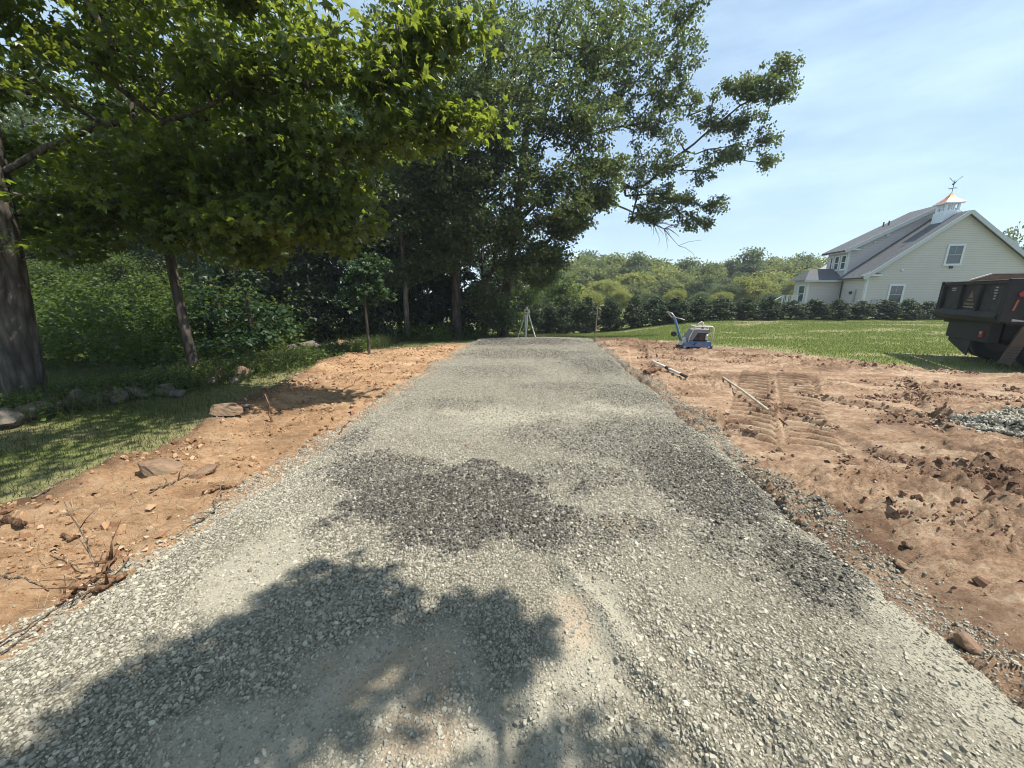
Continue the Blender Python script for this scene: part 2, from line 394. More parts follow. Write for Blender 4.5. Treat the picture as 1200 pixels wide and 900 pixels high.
M['straw'] = grass_mat('straw_blade', (.24, .19, .11), (.45, .38, .24), (.4, .33, .2))

# ------------------------------------------------------------------ sheets of ground
def grid(xs, ys, zf, name, mat, keep=None, attrs=None, kind='structure'):
    X, Y = np.meshgrid(xs, ys); Z = zf(X, Y)
    nx, ny = len(xs), len(ys)
    idx = np.arange(nx * ny).reshape(ny, nx)
    Q = np.stack([idx[:-1, :-1], idx[:-1, 1:], idx[1:, 1:], idx[1:, :-1]], -1).reshape(-1, 4)
    V = np.stack([X.ravel(), Y.ravel(), Z.ravel()], 1)
    at = {k: v(X, Y).ravel() for k, v in (attrs or {}).items()}
    if keep is not None:
        kp = keep(X, Y).ravel(); Q = Q[kp[Q].any(1)]
        used = np.unique(Q); mp = np.full(len(V), -1); mp[used] = np.arange(len(used))
        V = V[used]; Q = mp[Q]; at = {k: v[used] for k, v in at.items()}
    return tag(np_mesh(name, V, Q, mat, smooth=True, attrs=at), kind=kind)
def geo(a, b, s0, k):
    o = [a]
    while o[-1] < b: o.append(o[-1] + max(s0, s0 + k * max(0, o[-1] - 1)))
    return np.array(o)
def wear(x, y):
    d = np.maximum(sdf(SOIL_R, x, y), sdf(SOIL_L, x, y))
    w = ss(-1.5, .1, d + 1.3 * (fbm(x * 2, y * 2, 81, 4) - .5)) * .9 * np.where(x < 0, .6, 1)
    # worn verge by the truck, bare strip under the trees
    w = np.maximum(w, .55 * np.exp(-((y - 8.6 - .1 * (x - 8)) / .7) ** 2) * ss(6.5, 8, x) * ss(.35, .6, fbm(x * 3, y * 3, 82, 3)))
    w = np.maximum(w, .6 * ss(.5, .7, fbm(x * 1.2, y * 1.2, 83, 4)) * (1 - ss(-4, -3, x)))
    w = np.maximum(w, .5 * ss(13, 14, y) * (1 - ss(3, 5, x)) * (1 - ss(18, 22, y)) * ss(.3, .6, fbm(x * 1.5, y * 1.5, 84, 3)))
    w = np.maximum(w, .7 * ss(.50, .68, fbm(x * .35 + 4, y * .9, 86, 5, .65)) * ss(3, 6, x))
    return w
far = np.concatenate([-np.geomspace(600, 16, 40), np.linspace(-15.5, 26, 240), np.geomspace(27, 900, 40)])
fay = np.concatenate([-np.geomspace(300, 6, 20), np.linspace(-5.5, 30, 220), np.geomspace(31, 1500, 50)])
grid(far, fay, lambda x, y: terrain(x, y) - .22 * np.maximum(np.maximum(ss(.1, .5, road_in(x, y)), ss(.35, .8, sdf(SOIL_R, x, y))), ss(.35, .8, sdf(SOIL_L, x, y))), 'ground', M['lawn'], attrs={'wear': wear})
ysr = np.concatenate([np.arange(-2.5, .4, .08), geo(.4, 14.5, .018, .0016)])
grid(np.arange(1.4, 8, .021).tolist() + np.arange(8, 15.9, .05).tolist(), ysr, lambda x, y: soil_r_z(x, y)[0], 'bare_soil', M['soil_r'],
     keep=lambda x, y: soil_r_z(x, y)[1] > .001,
     attrs={'damp_dark': lambda x, y: np.clip(ss(.5, .8, fbm(x * .9, y * 1.4, 91, 5, .65)) * .9 + .5 * ss(9.0, 11, y) * (fbm(x, y, 92, 3) > .4) + .6 * soil_r_z(x, y)[2] * ss(.55, .8, fbm(x * 3, y * 6, 93, 4, .65)), 0, 1)})
grid(np.arange(-6.3, -.9, .022), np.concatenate([np.arange(-2.5, .4, .08), geo(.4, 13, .018, .0016)]), lambda x, y: soil_l_z(x, y)[0], 'bare_soil_verge', M['soil_l'],
     keep=lambda x, y: soil_l_z(x, y)[1] > .001,
     attrs={'damp_dark': lambda x, y: np.clip(ss(.5, .8, fbm(x * 1.5, y * 1.5, 95, 4, .6)) * .5 + .7 * (1 - ss(.15, .6, sdf(SOIL_L, x, y) + .5 * fbm(x * 2, y * 2, 96, 3) - .25)) * (x < road_l(y) - .25), 0, 1)})  # dark mottles, plus a darker band along the strip's outer edge
EARTH = [((-.45, 1.27), (.34, .16)), ((-.35, 1.03), (.2, .1)), ((.3, 1.5), (.12, .2)), ((.75, 2.25), (.12, .1))]
def earth(x, y):
    m = np.zeros(np.shape(x)); n = fbm(x * 6, y * 6, 98, 3) - .5
    for c, r in EARTH: m = np.maximum(m, 1 - ss(.4, 1.2, np.hypot((x - c[0]) / r[0], (y - c[1]) / r[1]) + n * 1.4))
    return m * .6
grid(np.arange(-2.9, 3.4, .022), np.concatenate([np.arange(-2.5, .3, .08), geo(.3, 15.2, .016, .0014)]), lambda x, y: road_z(x, y)[0], 'gravel_driveway', M['road'],
     keep=lambda x, y: road_z(x, y)[1] > -.05, attrs={'dust': dustiness, 'dark': darkness, 'earth': earth})

# ------------------------------------------------------------------ stones, clods: one mesh each of countless small pieces
CUBE = np.array([(-1, -1, -1), (1, -1, -1), (1, 1, -1), (-1, 1, -1), (-1, -1, 1), (1, -1, 1), (1, 1, 1), (-1, 1, 1)], float)
CF = np.array([(0, 3, 2, 1), (4, 5, 6, 7), (0, 1, 5, 4), (1, 2, 6, 5), (2, 3, 7, 6), (3, 0, 4, 7)])
def rotmats(rng, n, tilt):
    a = rng.uniform(0, 2 * np.pi, n); tx = rng.normal(0, tilt, n); ty = rng.normal(0, tilt, n)
    def R(ax, t):
        c, s = np.cos(t), np.sin(t); z = np.zeros(n); o = np.ones(n)
        if ax == 'z': m = [[c, -s, z], [s, c, z], [z, z, o]]
        elif ax == 'x': m = [[o, z, z], [z, c, -s], [z, s, c]]
        else: m = [[c, z, s], [z, o, z], [-s, z, c]]
        return np.array(m).transpose(2, 0, 1)
    return R('x', tx) @ R('y', ty) @ R('z', a)
HEX_T = np.array([(6, 7, 8), (6, 8, 9), (6, 9, 10), (6, 10, 11)] + [(k, (k + 1) % 6, 6 + (k + 1) % 6) for k in range(6)] + [(k, 6 + (k + 1) % 6, 6 + k) for k in range(6)])
def stones(name, P, size, mat, seed, attrs, flat=.55, tilt=.5, jit=.33):
    rng = np.random.default_rng(seed); n = len(P)
    a = (np.arange(6)[None] + rng.uniform(-.36, .36, (n, 6))) * np.pi / 3; r = .52 * rng.uniform(.72, 1.18, (n, 6))
    V = np.zeros((n, 12, 3)); V[:, :6, 0] = np.cos(a) * r; V[:, :6, 1] = np.sin(a) * r; V[:, :6, 2] = -.5
    k = rng.uniform(.55, .86, (n, 1)); V[:, 6:, 0] = V[:, :6, 0] * k; V[:, 6:, 1] = V[:, :6, 1] * k; V[:, 6:, 2] = .5 + rng.uniform(-.16, .16, (n, 6))
    V[:, 6:, :2] += rng.uniform(-.09, .09, (n, 1, 2)); V[:, :6, 2] += rng.uniform(-.3, .55, (n, 6))
    V *= np.stack([rng.uniform(.9, 1.5, n), rng.uniform(.65, 1.0, n), flat * rng.uniform(.7, 1.3, n)], 1)[:, None, :]
    V = np.einsum('nij,nvj->nvi', rotmats(rng, n, tilt), V * size[:, None, None]) + P[:, None, :]
    T = (HEX_T[None] + (np.arange(n) * 12)[:, None, None]).reshape(-1, 3)
    return np_mesh(name, V.reshape(-1, 3), T, mat, attrs={k_: np.repeat(v, 12) for k_, v in attrs.items()})
rng = np.random.default_rng(7)
def scatter(n, x0, x1, y0, y1, prob, pw=1.0):
    x = rng.uniform(x0, x1, n); y = y0 + (y1 - y0) * rng.uniform(0, 1, n) ** pw
    k = rng.uniform(0, 1, n) < prob(x, y); return x[k], y[k]
def gravel():
    xs, ys, sz = [], [], []
    def layer(n, y0, y1, pr, smin, smax, pw=1.0):
        x, y = scatter(n, -3.0, 3.3, y0, y1, lambda x, y: (road_in(x, y) > -.04 - .1 * rng.uniform(0, 1, len(x)) ** 3) * pr(x, y), pw)
        s = rng.uniform(0, 1, len(x)) ** 1.6 * (smax - smin) + smin
        xs.append(x); ys.append(y); sz.append(s)
    coarse = lambda x, y: np.clip(1.0 - .93 * dustiness(x, y), 0, 1) * (.3 + .7 * ss(.3, .55, fbm(x * 1.7, y * 1.7, 65, 3)) + darkness(x, y))
    smooth_side = lambda x, y: 1 - .6 * ss(1.2, 1.8, x) * (1 - ss(2.0, 2.4, y))
    layer(62000, .3, 4.2, lambda x, y: coarse(x, y) * smooth_side(x, y), .011, .027)
    layer(90000, .3, 2.6, lambda x, y: np.clip(1 - .35 * dustiness(x, y), 0, 1), .006, .013)
    layer(62000, 2.4, 4.4, lambda x, y: np.clip(1 - .4 * dustiness(x, y), 0, 1), .008, .015)
    layer(26000, 1.6, 4.6, lambda x, y: darkness(x, y), .014, .028)
    layer(110000, 4.0, 9, lambda x, y: np.clip(1 - .45 * dustiness(x, y), 0, 1), .010, .024)
    layer(42000, 8, 14.4, lambda x, y: np.clip(1 - .5 * dustiness(x, y), 0, 1), .015, .030)
    # the loose line of stones along both edges
    for x0, x1 in ((-3.3, -.8), (1.8, 3.6)):
        x, y = scatter(60000, x0, x1, .3, 13, lambda x, y: np.exp(-(np.clip(-road_in(x, y) - .02, 0, None) / .05) ** 1.0) * (road_in(x, y) < .10) * .9, 1.2)
        xs.append(x); ys.append(y); sz.append(rng.uniform(.007, .019, len(x)))
    layer(70000, .3, 2.3, lambda x, y: dustiness(x, y) ** .5, .004, .009)
    x = np.concatenate(xs); y = np.concatenate(ys); s = np.concatenate(sz)
    z = surf(x, y) + s * (rng.uniform(-.10, .18, len(x)) + .16 * darkness(x, y) * rng.uniform(0, 1, len(x)))
    dk = darkness(x, y)
    dk = np.clip((dk * 1.75 - rng.uniform(0, 1, len(x))) * 1.6, 0, 1)
    o = stones('gravel', np.stack([x, y, z], 1), s, M['stone'], 3, {'shade': rng.uniform(0, 1, len(x)), 'dark': dk}, .58, .26)
    tag(o, 'loose grey crushed stone spread over the driveway', 'gravel', kind='stuff')
    print('gravel', len(x))
gravel()
def pile():
    PC = [(5.6, 4.55), (7.3, 4.8), (10.5, 4.6), (10.5, 2.9), (7.0, 3.05), (6.0, 3.6), (5.6, 4.2)]
    def hp(x, y):
        d = sdf(PC, x, y) + .3 * (fbm(x * 2, y * 2, 111, 3) - .5)
        return .12 * ss(-.02, .7, d) + .015, d
    x = rng.uniform(5.1, 10.8, 56000); y = rng.uniform(2.7, 5.1, 56000); h, d = hp(x, y)
    k = (d > 0) | ((d > -.25) & (rng.uniform(0, 1, len(x)) < .06)); x, y, h = x[k], y[k], h[k]
    s = rng.uniform(.02, .055, len(x)); z = surf(x, y) + h * (d[k] > 0) * rng.uniform(.75, 1.0, len(x)) + s * .1
    o = stones('gravel_heap', np.stack([x, y, z], 1), s, M['stone'], 9, {'shade': rng.uniform(0, 1, len(x)) * .75 + .25, 'dark': np.full(len(x), .0)}, .6, .7)
    tag(o, 'low spread heap of pale grey crushed stone on the red soil by the truck', 'gravel heap', kind='stuff')
pile()
def clods():
    def pr(x, y):
        r = soil_r_z(x, y); m = (r[1] > .6) * (.03 + .9 * r[2] * ss(.55, .78, fbm(x * 2.2, y * 4, 93, 4, .65)))
        return m * .6 + .12 * (np.abs(x - road_r(y) - .5) < .4) * (r[1] > .3) * ss(.4, .6, fbm(x * 3, y * 2, 113, 3))
    x, y = scatter(60000, 2, 12, .6, 12.8, pr, 1.4)
    x2, y2 = scatter(42000, -5.5, -1.6, .8, 11.8, lambda x, y: (soil_l_z(x, y)[1] > .5) * (.10 + .6 * ss(.50, .72, fbm(x * 2.4, y * 2.4, 115, 4))) * (road_in(x, y) < .05), 1.3)
    RL = [((3.9, 5.9), (3.7, 2.0)), ((4.4, 6.0), (7.2, 2.4)), ((7.6, 7.2), (4.9, 4.0)), ((4.2, 3.3), (3.4, .6)), ((3.0, 9.5), (9.5, 7.4)), ((3.0, 3.4), (5.2, 2.9)), ((4.5, 4.6), (9.2, 4.3)), ((6.2, 6.6), (9.0, 6.0)), ((2.6, 2.6), (4.2, 1.6)), ((5.0, 3.4), (8.6, 3.2)), ((2.4, 4.4), (2.9, 4.1)), ((5.5, 9.6), (8.2, 8.6)), ((3.4, 10.6), (6.2, 10.2)), ((4.6, 2.2), (6.6, 1.6)), ((6.6, 5.9), (8.8, 5.2)), ((5.2, 5.6), (7.0, 5.6))]
    for a, b in RL:
        L = math.hypot(b[0] - a[0], b[1] - a[1]); n = int(L * 230); t = rng.uniform(0, 1, n); q = rng.normal(0, .10, n) + .12 * (fbm(t * L * 1.5, t * 0 + 3, 4, 2) - .5); dn = fbm(t * L * 2.2, t * 0, 77, 3) > .46
        cx = a[0] + (b[0] - a[0]) * t - (b[1] - a[1]) / L * q; cy_ = a[1] + (b[1] - a[1]) * t + (b[0] - a[0]) / L * q
        x = np.concatenate([x, cx[dn]]); y = np.concatenate([y, cy_[dn]])
    for X, Y, mname, nm, lb in ((x, y, 'clod', 'soil_clods', 'broken reddish clods scattered over the bare soil'), (x2, y2, 'clodl', 'soil_crumbs', 'orange crumbs of earth and pebbles along the verge')):
        s = rng.uniform(0, 1, len(X)) ** 8 * .05 + rng.uniform(0, 1, len(X)) ** 2 * .018 + .008
        k = road_in(X, Y) < -.02; X, Y, s = X[k], Y[k], s[k]
        o = stones(nm, np.stack([X, Y, surf(X, Y) + s * .12], 1), s, M[mname], 12, {'shade': rng.uniform(0, 1, len(X))}, .8, .6, .3)
        tag(o, lb, 'soil', kind='stuff')
M['clodl'] = (lambda t: t.done(t.bsdf(t.ramp(t.attr('shade'), [(0, (.17, .09, .05)), (.7, (.32, .19, .105)), (1, (.42, .3, .2))]), .95, .1)))(NT('orange_crumb'))
clods()

# ------------------------------------------------------------------ grass
def blades(name, X, Y, h, w, mat, label, cat, seed, lean=.45, zf=None):
    r = np.random.default_rng(seed); n = len(X)
    Z = (zf or terrain)(X, Y) - .005
    a = r.uniform(0, 2 * np.pi, n); dx, dy = np.cos(a), np.sin(a)
    l = np.abs(r.normal(0, lean, n)) * h; b = r.uniform(0, 2 * np.pi, n)
    lx, ly = np.cos(b) * l, np.sin(b) * l
    V = np.zeros((n, 5, 3))
    V[:, 0] = np.stack([X - dx * w, Y - dy * w, Z], 1); V[:, 1] = np.stack([X + dx * w, Y + dy * w, Z], 1)
    V[:, 2] = np.stack([X + dx * w * .7 + lx * .35, Y + dy * w * .7 + ly * .35, Z + h * .6], 1)
    V[:, 3] = np.stack([X - dx * w * .7 + lx * .35, Y - dy * w * .7 + ly * .35, Z + h * .6], 1)
    V[:, 4] = np.stack([X + lx, Y + ly, Z + h * r.uniform(.75, 1, n)], 1)
    T = np.array([(0, 1, 2), (0, 2, 3), (3, 2, 4)])
    Fc = (T[None] + (np.arange(n) * 5)[:, None, None]).reshape(-1, 3)
    o = np_mesh(name, V.reshape(-1, 3), Fc, mat, attrs={'shade': np.repeat(r.uniform(0, 1, n), 5)})
    return tag(o, label, cat, kind='stuff')
def lawns():
    out = lambda x, y: (sdf(SOIL_R, x, y) < .05) & (sdf(SOIL_L, x, y) < .05) & (road_in(x, y) < 0)
    x, y = scatter(170000, 3, 26, 7.0, 24, lambda x, y: out(x, y) * (1 - .9 * wear(x, y)) * (y > 6.5), 1.25)
    n = len(x); blades('lawn_grass', x, y, rng.uniform(.03, .075, n) * (1 + .3 * fbm(x, y, 7, 2)), rng.uniform(.004, .010, n), M['grass_lawn'], 'short mown green lawn grass between the bare soil and the hedge', 'grass', 1)
    x, y = scatter(190000, -11, -2.8, .8, 13.5, lambda x, y: out(x, y) * (1 - .45 * wear(x, y)), 1.2)
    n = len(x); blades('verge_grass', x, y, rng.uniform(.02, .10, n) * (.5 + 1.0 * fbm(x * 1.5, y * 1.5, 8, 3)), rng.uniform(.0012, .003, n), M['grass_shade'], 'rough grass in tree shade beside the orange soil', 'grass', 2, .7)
    x, y = scatter(34000, -9.5, -3.8, 4.6, 12.8, lambda x, y: out(x, y) * np.exp(-((x - (-8.9 + .42 * y)) / .65) ** 2), 1)
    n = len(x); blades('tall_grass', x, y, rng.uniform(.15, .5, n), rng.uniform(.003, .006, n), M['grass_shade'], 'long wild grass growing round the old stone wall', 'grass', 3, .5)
    x, y = scatter(30000, -9, 3.4, 13, 24, lambda x, y: out(x, y) * .9, 1)
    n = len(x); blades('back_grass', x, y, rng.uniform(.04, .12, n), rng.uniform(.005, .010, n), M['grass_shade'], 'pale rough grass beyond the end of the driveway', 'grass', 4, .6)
    # dry straw and rootlets lying about
    x, y = scatter(9000, -5.6, -2.2, 1, 10.5, lambda x, y: (soil_l_z(x, y)[1] > .3) * (road_in(x, y) < 0) * ss(.45, .65, fbm(x * 1.6, y * 1.6, 118, 3)), 1.2)
    n = len(x); blades('dry_straw', x, y, rng.uniform(.02, .09, n), rng.uniform(.001, .0025, n), M['straw'], 'dry straw and rootlets lying on the orange soil', 'straw', 5, 2.2, zf=surf)
lawns()

# ------------------------------------------------------------------ trees
MAPLE = np.array([(0, .35, .07), (0, 0, 0), (.13, .02, 0), (.43, .08, -.10), (.32, .27, .02), (.58, .60, -.17), (.22, .56, .02), (0, 1.02, -.20), (-.22, .56, .04), (-.60, .60, -.09), (-.32, .27, .03), (-.43, .08, -.06), (-.13, .02, 0)])
MAPLE_T = np.array([(0, i, i + 1) for i in range(1, 12)] + [(0, 12, 1)])
OAK = np.array([(0, 0, 0), (.24, .30, .05), (.30, .68, .04), (0, 1, -.04), (-.30, .68, .04), (-.24, .30, .05)])
OAK_T = np.array([(0, 1, 3), (1, 2, 3), (0, 3, 5), (5, 3, 4)])
TRI = np.array([(0, 0, 0), (.42, .5, .10), (0, 1, -.05), (-.42, .5, .10)])
TRI_T = np.array([(0, 1, 2), (0, 2, 3)])
def norm(a): return a / np.maximum(np.linalg.norm(a, axis=-1, keepdims=True), 1e-9)
def leaves(name, P, out, size, tmpl, tris, mat, rng, parent, up=1.0, droop=.3, spread=.55):
    n = len(P)
    N = norm(np.array([0, 0, 1.]) * up + out * .35 + rng.normal(0, spread, (n, 3)))
    T = out * .6 + rng.normal(0, .8, (n, 3)); T[:, 2] -= droop
    T = norm(T - N * (T * N).sum(1, keepdims=True)); B = np.cross(T, N)
    s = size * rng.uniform(.6, 1.2, n)
    V = (tmpl[None, :, 0, None] * B[:, None] + tmpl[None, :, 1, None] * T[:, None] + tmpl[None, :, 2, None] * N[:, None]) * s[:, None, None] + P[:, None]
    k = len(tmpl)
    Fc = (tris[None] + (np.arange(n) * k)[:, None, None]).reshape(-1, 3)
    sh = np.clip(rng.normal(.5, .22, n), 0, 1)
    return np_mesh(name, V.reshape(-1, 3), Fc, mat, parent, attrs={'shade': np.repeat(sh, k)})
def tubes(segs, ra, rb, sides):
    A, B = segs; n = len(A); d = norm(B - A)
    h = np.where(np.abs(d[:, 2:3]) < .9, np.array([[0, 0, 1.]]), np.array([[1., 0, 0]]))
    u = norm(np.cross(d, h)); v = np.cross(d, u)
    a = np.arange(sides) * 2 * np.pi / sides
    ring = np.cos(a)[None, :, None] * u[:, None] + np.sin(a)[None, :, None] * v[:, None]
    V = np.concatenate([A[:, None] + ring * ra[:, None, None], B[:, None] + ring * rb[:, None, None]], 1)
    q = np.array([(k, (k + 1) % sides, sides + (k + 1) % sides, sides + k) for k in range(sides)])
    return V.reshape(-1, 3), (q[None] + (np.arange(n) * 2 * sides)[:, None, None]).reshape(-1, 4)
def sweep(pts, rs, sides=20, amp=.06, seed=0, flare=0):
    """a trunk: one continuous swept skin with ridged bark relief"""
    pts = np.array(pts, float); L = np.concatenate([[0], np.cumsum(np.linalg.norm(np.diff(pts, axis=0), axis=1))])
    n = max(8, int(L[-1] / .09)); s = np.linspace(0, L[-1], n)
    C = np.stack([np.interp(s, L, pts[:, k]) for k in range(3)], 1)
    for _ in range(6): C[1:-1] = (C[:-2] + 2 * C[1:-1] + C[2:]) / 4
    R = np.interp(s, L, rs) * (1 + flare * np.exp(-s / .22))
    d = norm(np.gradient(C, axis=0)); u = norm(np.cross(d, np.array([[0, 1., 0]]))); v = np.cross(d, u)
    a = np.arange(sides) * 2 * np.pi / sides
    A, S = np.meshgrid(a, s)
    lob = 1 + amp * (2 * fbm(np.cos(A) * 2.2 + 5 + seed, np.sin(A) * 2.2 + S * .5, seed, 3) - 1) * 1.6 + (.09 if sides > 30 else .03) * (np.abs(2 * fbm(A / 6.2832 * 18 + 3 * np.sin(S * 1.3), S * 1.7, seed + 5, 3) - 1) - .3) + flare * .5 * np.exp(-S / .25) * np.cos(A * 5 + seed) * .5
    V = C[:, None] + (np.cos(A)[..., None] * u[:, None] + np.sin(A)[..., None] * v[:, None]) * (R[:, None] * lob)[..., None]
    idx = np.arange(n * sides).reshape(n, sides)
    Q = np.stack([idx[:-1], np.roll(idx[:-1], -1, 1), np.roll(idx[1:], -1, 1), idx[1:]], -1).reshape(-1, 4)
    return V.reshape(-1, 3), Q
def merge(parts):
    V = []; Q = []; b = 0
    for v, q in parts: V.append(v); Q.append(q + b); b += len(v)
    return np.concatenate(V), np.concatenate(Q)
def tree(name, label, cat, base, trunk, tr, ell, ncl, lpc, csize, lsize, tmpl, tris, leaf, bark, seed, up=1.0, droop=.3, step=.4, flat=.45, spread=.55, group=None, limbs=(), rt=.006, shell=.5, cut=None, tsides=20, flare=.25, kp=.42, outw=.5):
    """trunk: polyline in local coords; ell: crown ellipsoids (centre, radii, weight) in local coords"""
    r = np.random.default_rng(seed)
    root = empty(name, base, 0, label, cat, group)
    nodes = []; par = []
    def addpath(p0i, pts):
        last = p0i
        for p in pts: nodes.append(np.array(p, float)); par.append(last); last = len(nodes) - 1
        return last
    TP = np.array(trunk, float); L = np.concatenate([[0], np.cumsum(np.linalg.norm(np.diff(TP, axis=0), axis=1))])
    m = max(3, int(L[-1] / step)); s = np.linspace(0, L[-1], m)
    TC = np.stack([np.interp(s, L, TP[:, k]) for k in range(3)], 1)
    nodes.append(TC[0]); par.append(-1); addpath(0, TC[1:]); ntr = len(nodes)
    low = min(e[0][2] - e[1][2] for e in ell)
    limb_last = []
    for lp in limbs:
        lp = np.array(lp, float); d = [np.linalg.norm(np.array(q) - lp[0]) for q in nodes]; i0 = int(np.argmin(d))
        LL = np.concatenate([[0], np.cumsum(np.linalg.norm(np.diff(lp, axis=0), axis=1))]); k = max(3, int(LL[-1] / step))
        ss_ = np.linspace(0, LL[-1], k)[1:]
        limb_last.append(addpath(i0, np.stack([np.interp(ss_, LL, lp[:, q]) for q in range(3)], 1) + r.normal(0, .03, (k - 1, 3))))
    w = np.array([e[2] if len(e) > 2 else e[1][0] * e[1][1] * e[1][2] for e in ell], float); w /= w.sum()
    ei = r.choice(len(ell), ncl, p=w)
    dirs = norm(r.normal(0, 1, (ncl, 3))); rr = r.uniform(0, 1, ncl) ** shell
    C = np.array([np.array(ell[e][0]) + dirs[i] * rr[i] * np.array(ell[e][1]) for i, e in enumerate(ei)])
    if cut is not None: C = C[cut(C + np.array(base))]
    ax = TC[np.argmin(np.linalg.norm(C[:, None] - TC[None], axis=2), axis=1)]
    order = np.argsort(np.linalg.norm(C - ax, axis=1)); C = C[order]
    tips = []
    NA = np.zeros((len(nodes) + len(C) * 40, 3)); cnt = len(nodes); NA[:cnt] = nodes
    first = max(1, int(np.searchsorted(TC[:, 2], max(.5, low - .8))))
    for c in C:
        D = np.linalg.norm(NA[:cnt] - c, axis=1) + .7 * np.clip(NA[:cnt, 2] - c[2] + .1, 0, None)
        D[:first] += 50
        i = int(np.argmin(D)); p0 = NA[i]; d = c - p0; ln = np.linalg.norm(d)
        k = max(1, min(30, int(ln / step))); t = np.linspace(0, 1, k + 1)[1:]
        P = p0 + d * t[:, None]; P[:, 2] += np.sin(t * np.pi) * ln * .08
        if k > 1: P[:-1] += r.normal(0, .05 * step / .4, (k - 1, 3))
        last = addpath(i, P); NA[cnt:cnt + k] = P; cnt += k; tips.append(last)
    N = np.array(nodes); par = np.array(par)
    wt = np.zeros(len(N)); wt[tips] = 1
    for i in range(len(N) - 1, 0, -1): wt[par[i]] += wt[i]
    R = rt * np.maximum(wt, 1) ** kp
    R = np.minimum(R, tr * .62); ids = np.arange(ntr, len(N))
    ids = ids[wt[ids] > 0] if len(limb_last) == 0 else ids
    A, B = N[par[ids]], N[ids]; ra = np.where(par[ids] < ntr, R[ids] * 1.25, R[par[ids]]); rb = R[ids]
    parts = [sweep(trunk, [tr * (1 - .55 * (q / L[-1])) for q in L[:-1]] + [max(rt * 2, tr * .25)], tsides, .05, seed, flare)]
    parts[0] = parts[0]
    th = R[ids] > .03
    if th.any(): parts.append(tubes((A[th], B[th]), ra[th], rb[th], 7))
    if (~th).any(): parts.append(tubes((A[~th], B[~th]), ra[~th], rb[~th], 4))
    V, Q = merge(parts); np_mesh('trunk', V, Q, M[bark], root, smooth=True)
    # leaves gathered round every twig end, in spreading sprays
    c = N[tips]; n = len(c)
    P = np.repeat(c, lpc, 0) + norm(r.normal(0, 1, (n * lpc, 3))) * (r.uniform(0, 1, (n * lpc, 1)) ** .5) * 1.55 * np.array([csize, csize, csize * flat]) * np.repeat(r.uniform(.6, 1.25, n), lpc)[:, None]
    P[:, 2] -= .12 * np.hypot(*(P[:, :2] - np.repeat(c, lpc, 0)[:, :2]).T)
    cen = np.repeat(np.array([ell[e][0] for e in ei])[: 1].mean(0)[None], len(P), 0)
    o = P - np.repeat(ax[order], lpc, 0); o[:, 2] *= .5; o = norm(o) * outw
    if cut is not None:
        k = cut(P + np.array(base)); P = P[k]; o = o[k]
    leaves('crown', P, o, lsize, tmpl, tris, M[leaf], r, root, up, droop, spread)
    return root
def rel(p, b): return (p[0] - b[0], p[1] - b[1], p[2] - b[2])

def big_maple():
    b = (-7.38, 5.45, 0)
    E = [((3.0, -2.7, 5.9), (2.4, 1.9, .9), 90), ((.2, -2.0, 5.6), (2.6, 2.2, 1.0), 60), ((5.2, -1.9, 6.1), (1.5, 1.6, .7), 50), ((5.7, -3.3, 6.3), (1.2, 1.1, .6), 30), ((2.2, .9, 5.9), (2.6, 2.4, 2.0), 60), ((-.2, 1.0, 6.0), (3.2, 3.2, 3.0), 120), ((4.2, 0, 4.25), (2.2, 1.1, .32), 40), ((3.7, .1, 3.35), (2.0, 1.0, .3), 34), ((4.2, 0, 5.2), (2.2, 1.2, .35), 36),  # first entries: out-of-view foliage added to shade the near-left lawn
         ((5.3, .0, 4.5), (1.25, .8, .3), 16), ((4.9, .1, 3.6), (1.6, .8, .28), 20), ((4.6, -.1, 2.6), (1.2, .6, .35), 20), ((6.25, 0, 4.6), (.65, .45, .16), 9), ((6.2, .1, 3.72), (.65, .45, .14), 9), ((5.6, 0, 4.2), (.9, .6, .3), 8), ((3.5, .3, 3.2), (1.9, 1.1, .75), 44),
         ((4.3, .1, 2.85), (1.1, .7, .45), 15), ((2.4, .5, 3.4), (1.7, 1.1, .5), 22), ((.8, 1.2, 3.6), (1.5, 1.4, .5), 16), ((3.4, .3, 2.8), (1.2, .8, .3), 16), ((-.3, .2, 8.7), (4.0, 3.4, .9), 130), ((1.0, .5, 2.85), (1.7, 1.0, .28), 26), ((1.3, .2, 2.35), (.55, .5, .3), 9), ((2.3, .6, 2.5), (.5, .5, .35), 8), ((3.5, .3, 2.3), (.6, .5, .3), 10), ((4.9, 0, 2.9), (.5, .5, .4), 8), ((.4, .4, 2.6), (.6, .6, .45), 9), ((6.6, 0, 4.78), (.5, .4, .12), 7), ((6.55, .1, 3.85), (.5, .3, .12), 7), ((-.9, .3, 4.3), (1.6, 1.2, .9), 30), ((-2.5, 1.5, 4.3), (1.5, 2.5, 1.2), 20)]  # the high wide clump is out of view, added to darken the crown
    l1 = [(0, 0, 2.9), rel(W(110, 145, 5.7), b), rel(W(200, 138, 5.6), b), rel(W(270, 118, 5.5), b), rel(W(330, 70, 5.4), b), rel(W(420, 20, 5.3), b)]
    l2 = [rel(W(272, 118, 5.5), b), rel(W(340, 105, 5.4), b), rel(W(420, 90, 5.3), b), rel(W(500, 70, 5.4), b)]
    l3 = [(0, 0, 2.6), rel(W(90, 245, 6.0), b), rel(W(190, 225, 6.2), b), rel(W(300, 235, 6.1), b)]
    return tree('maple_tree', 'big maple with thick grey trunk at the stone wall and sunlit leaves', 'tree', b,
         [(0, 0, -.15), (.2, .02, 1.2), (.40, 0, 2.6), (.5, .1, 4.2), (.5, .2, 6.0), (.4, .3, 8.2)], .225, E, 900, 52, .30, .116, MAPLE, MAPLE_T, 'maple', 'bark_maple', 11,
         up=.85, droop=.7, flat=.55, spread=.8, limbs=(l1, l2, l3), kp=.36, rt=.0055, shell=.75, tsides=64, flare=.32)
big_maple()
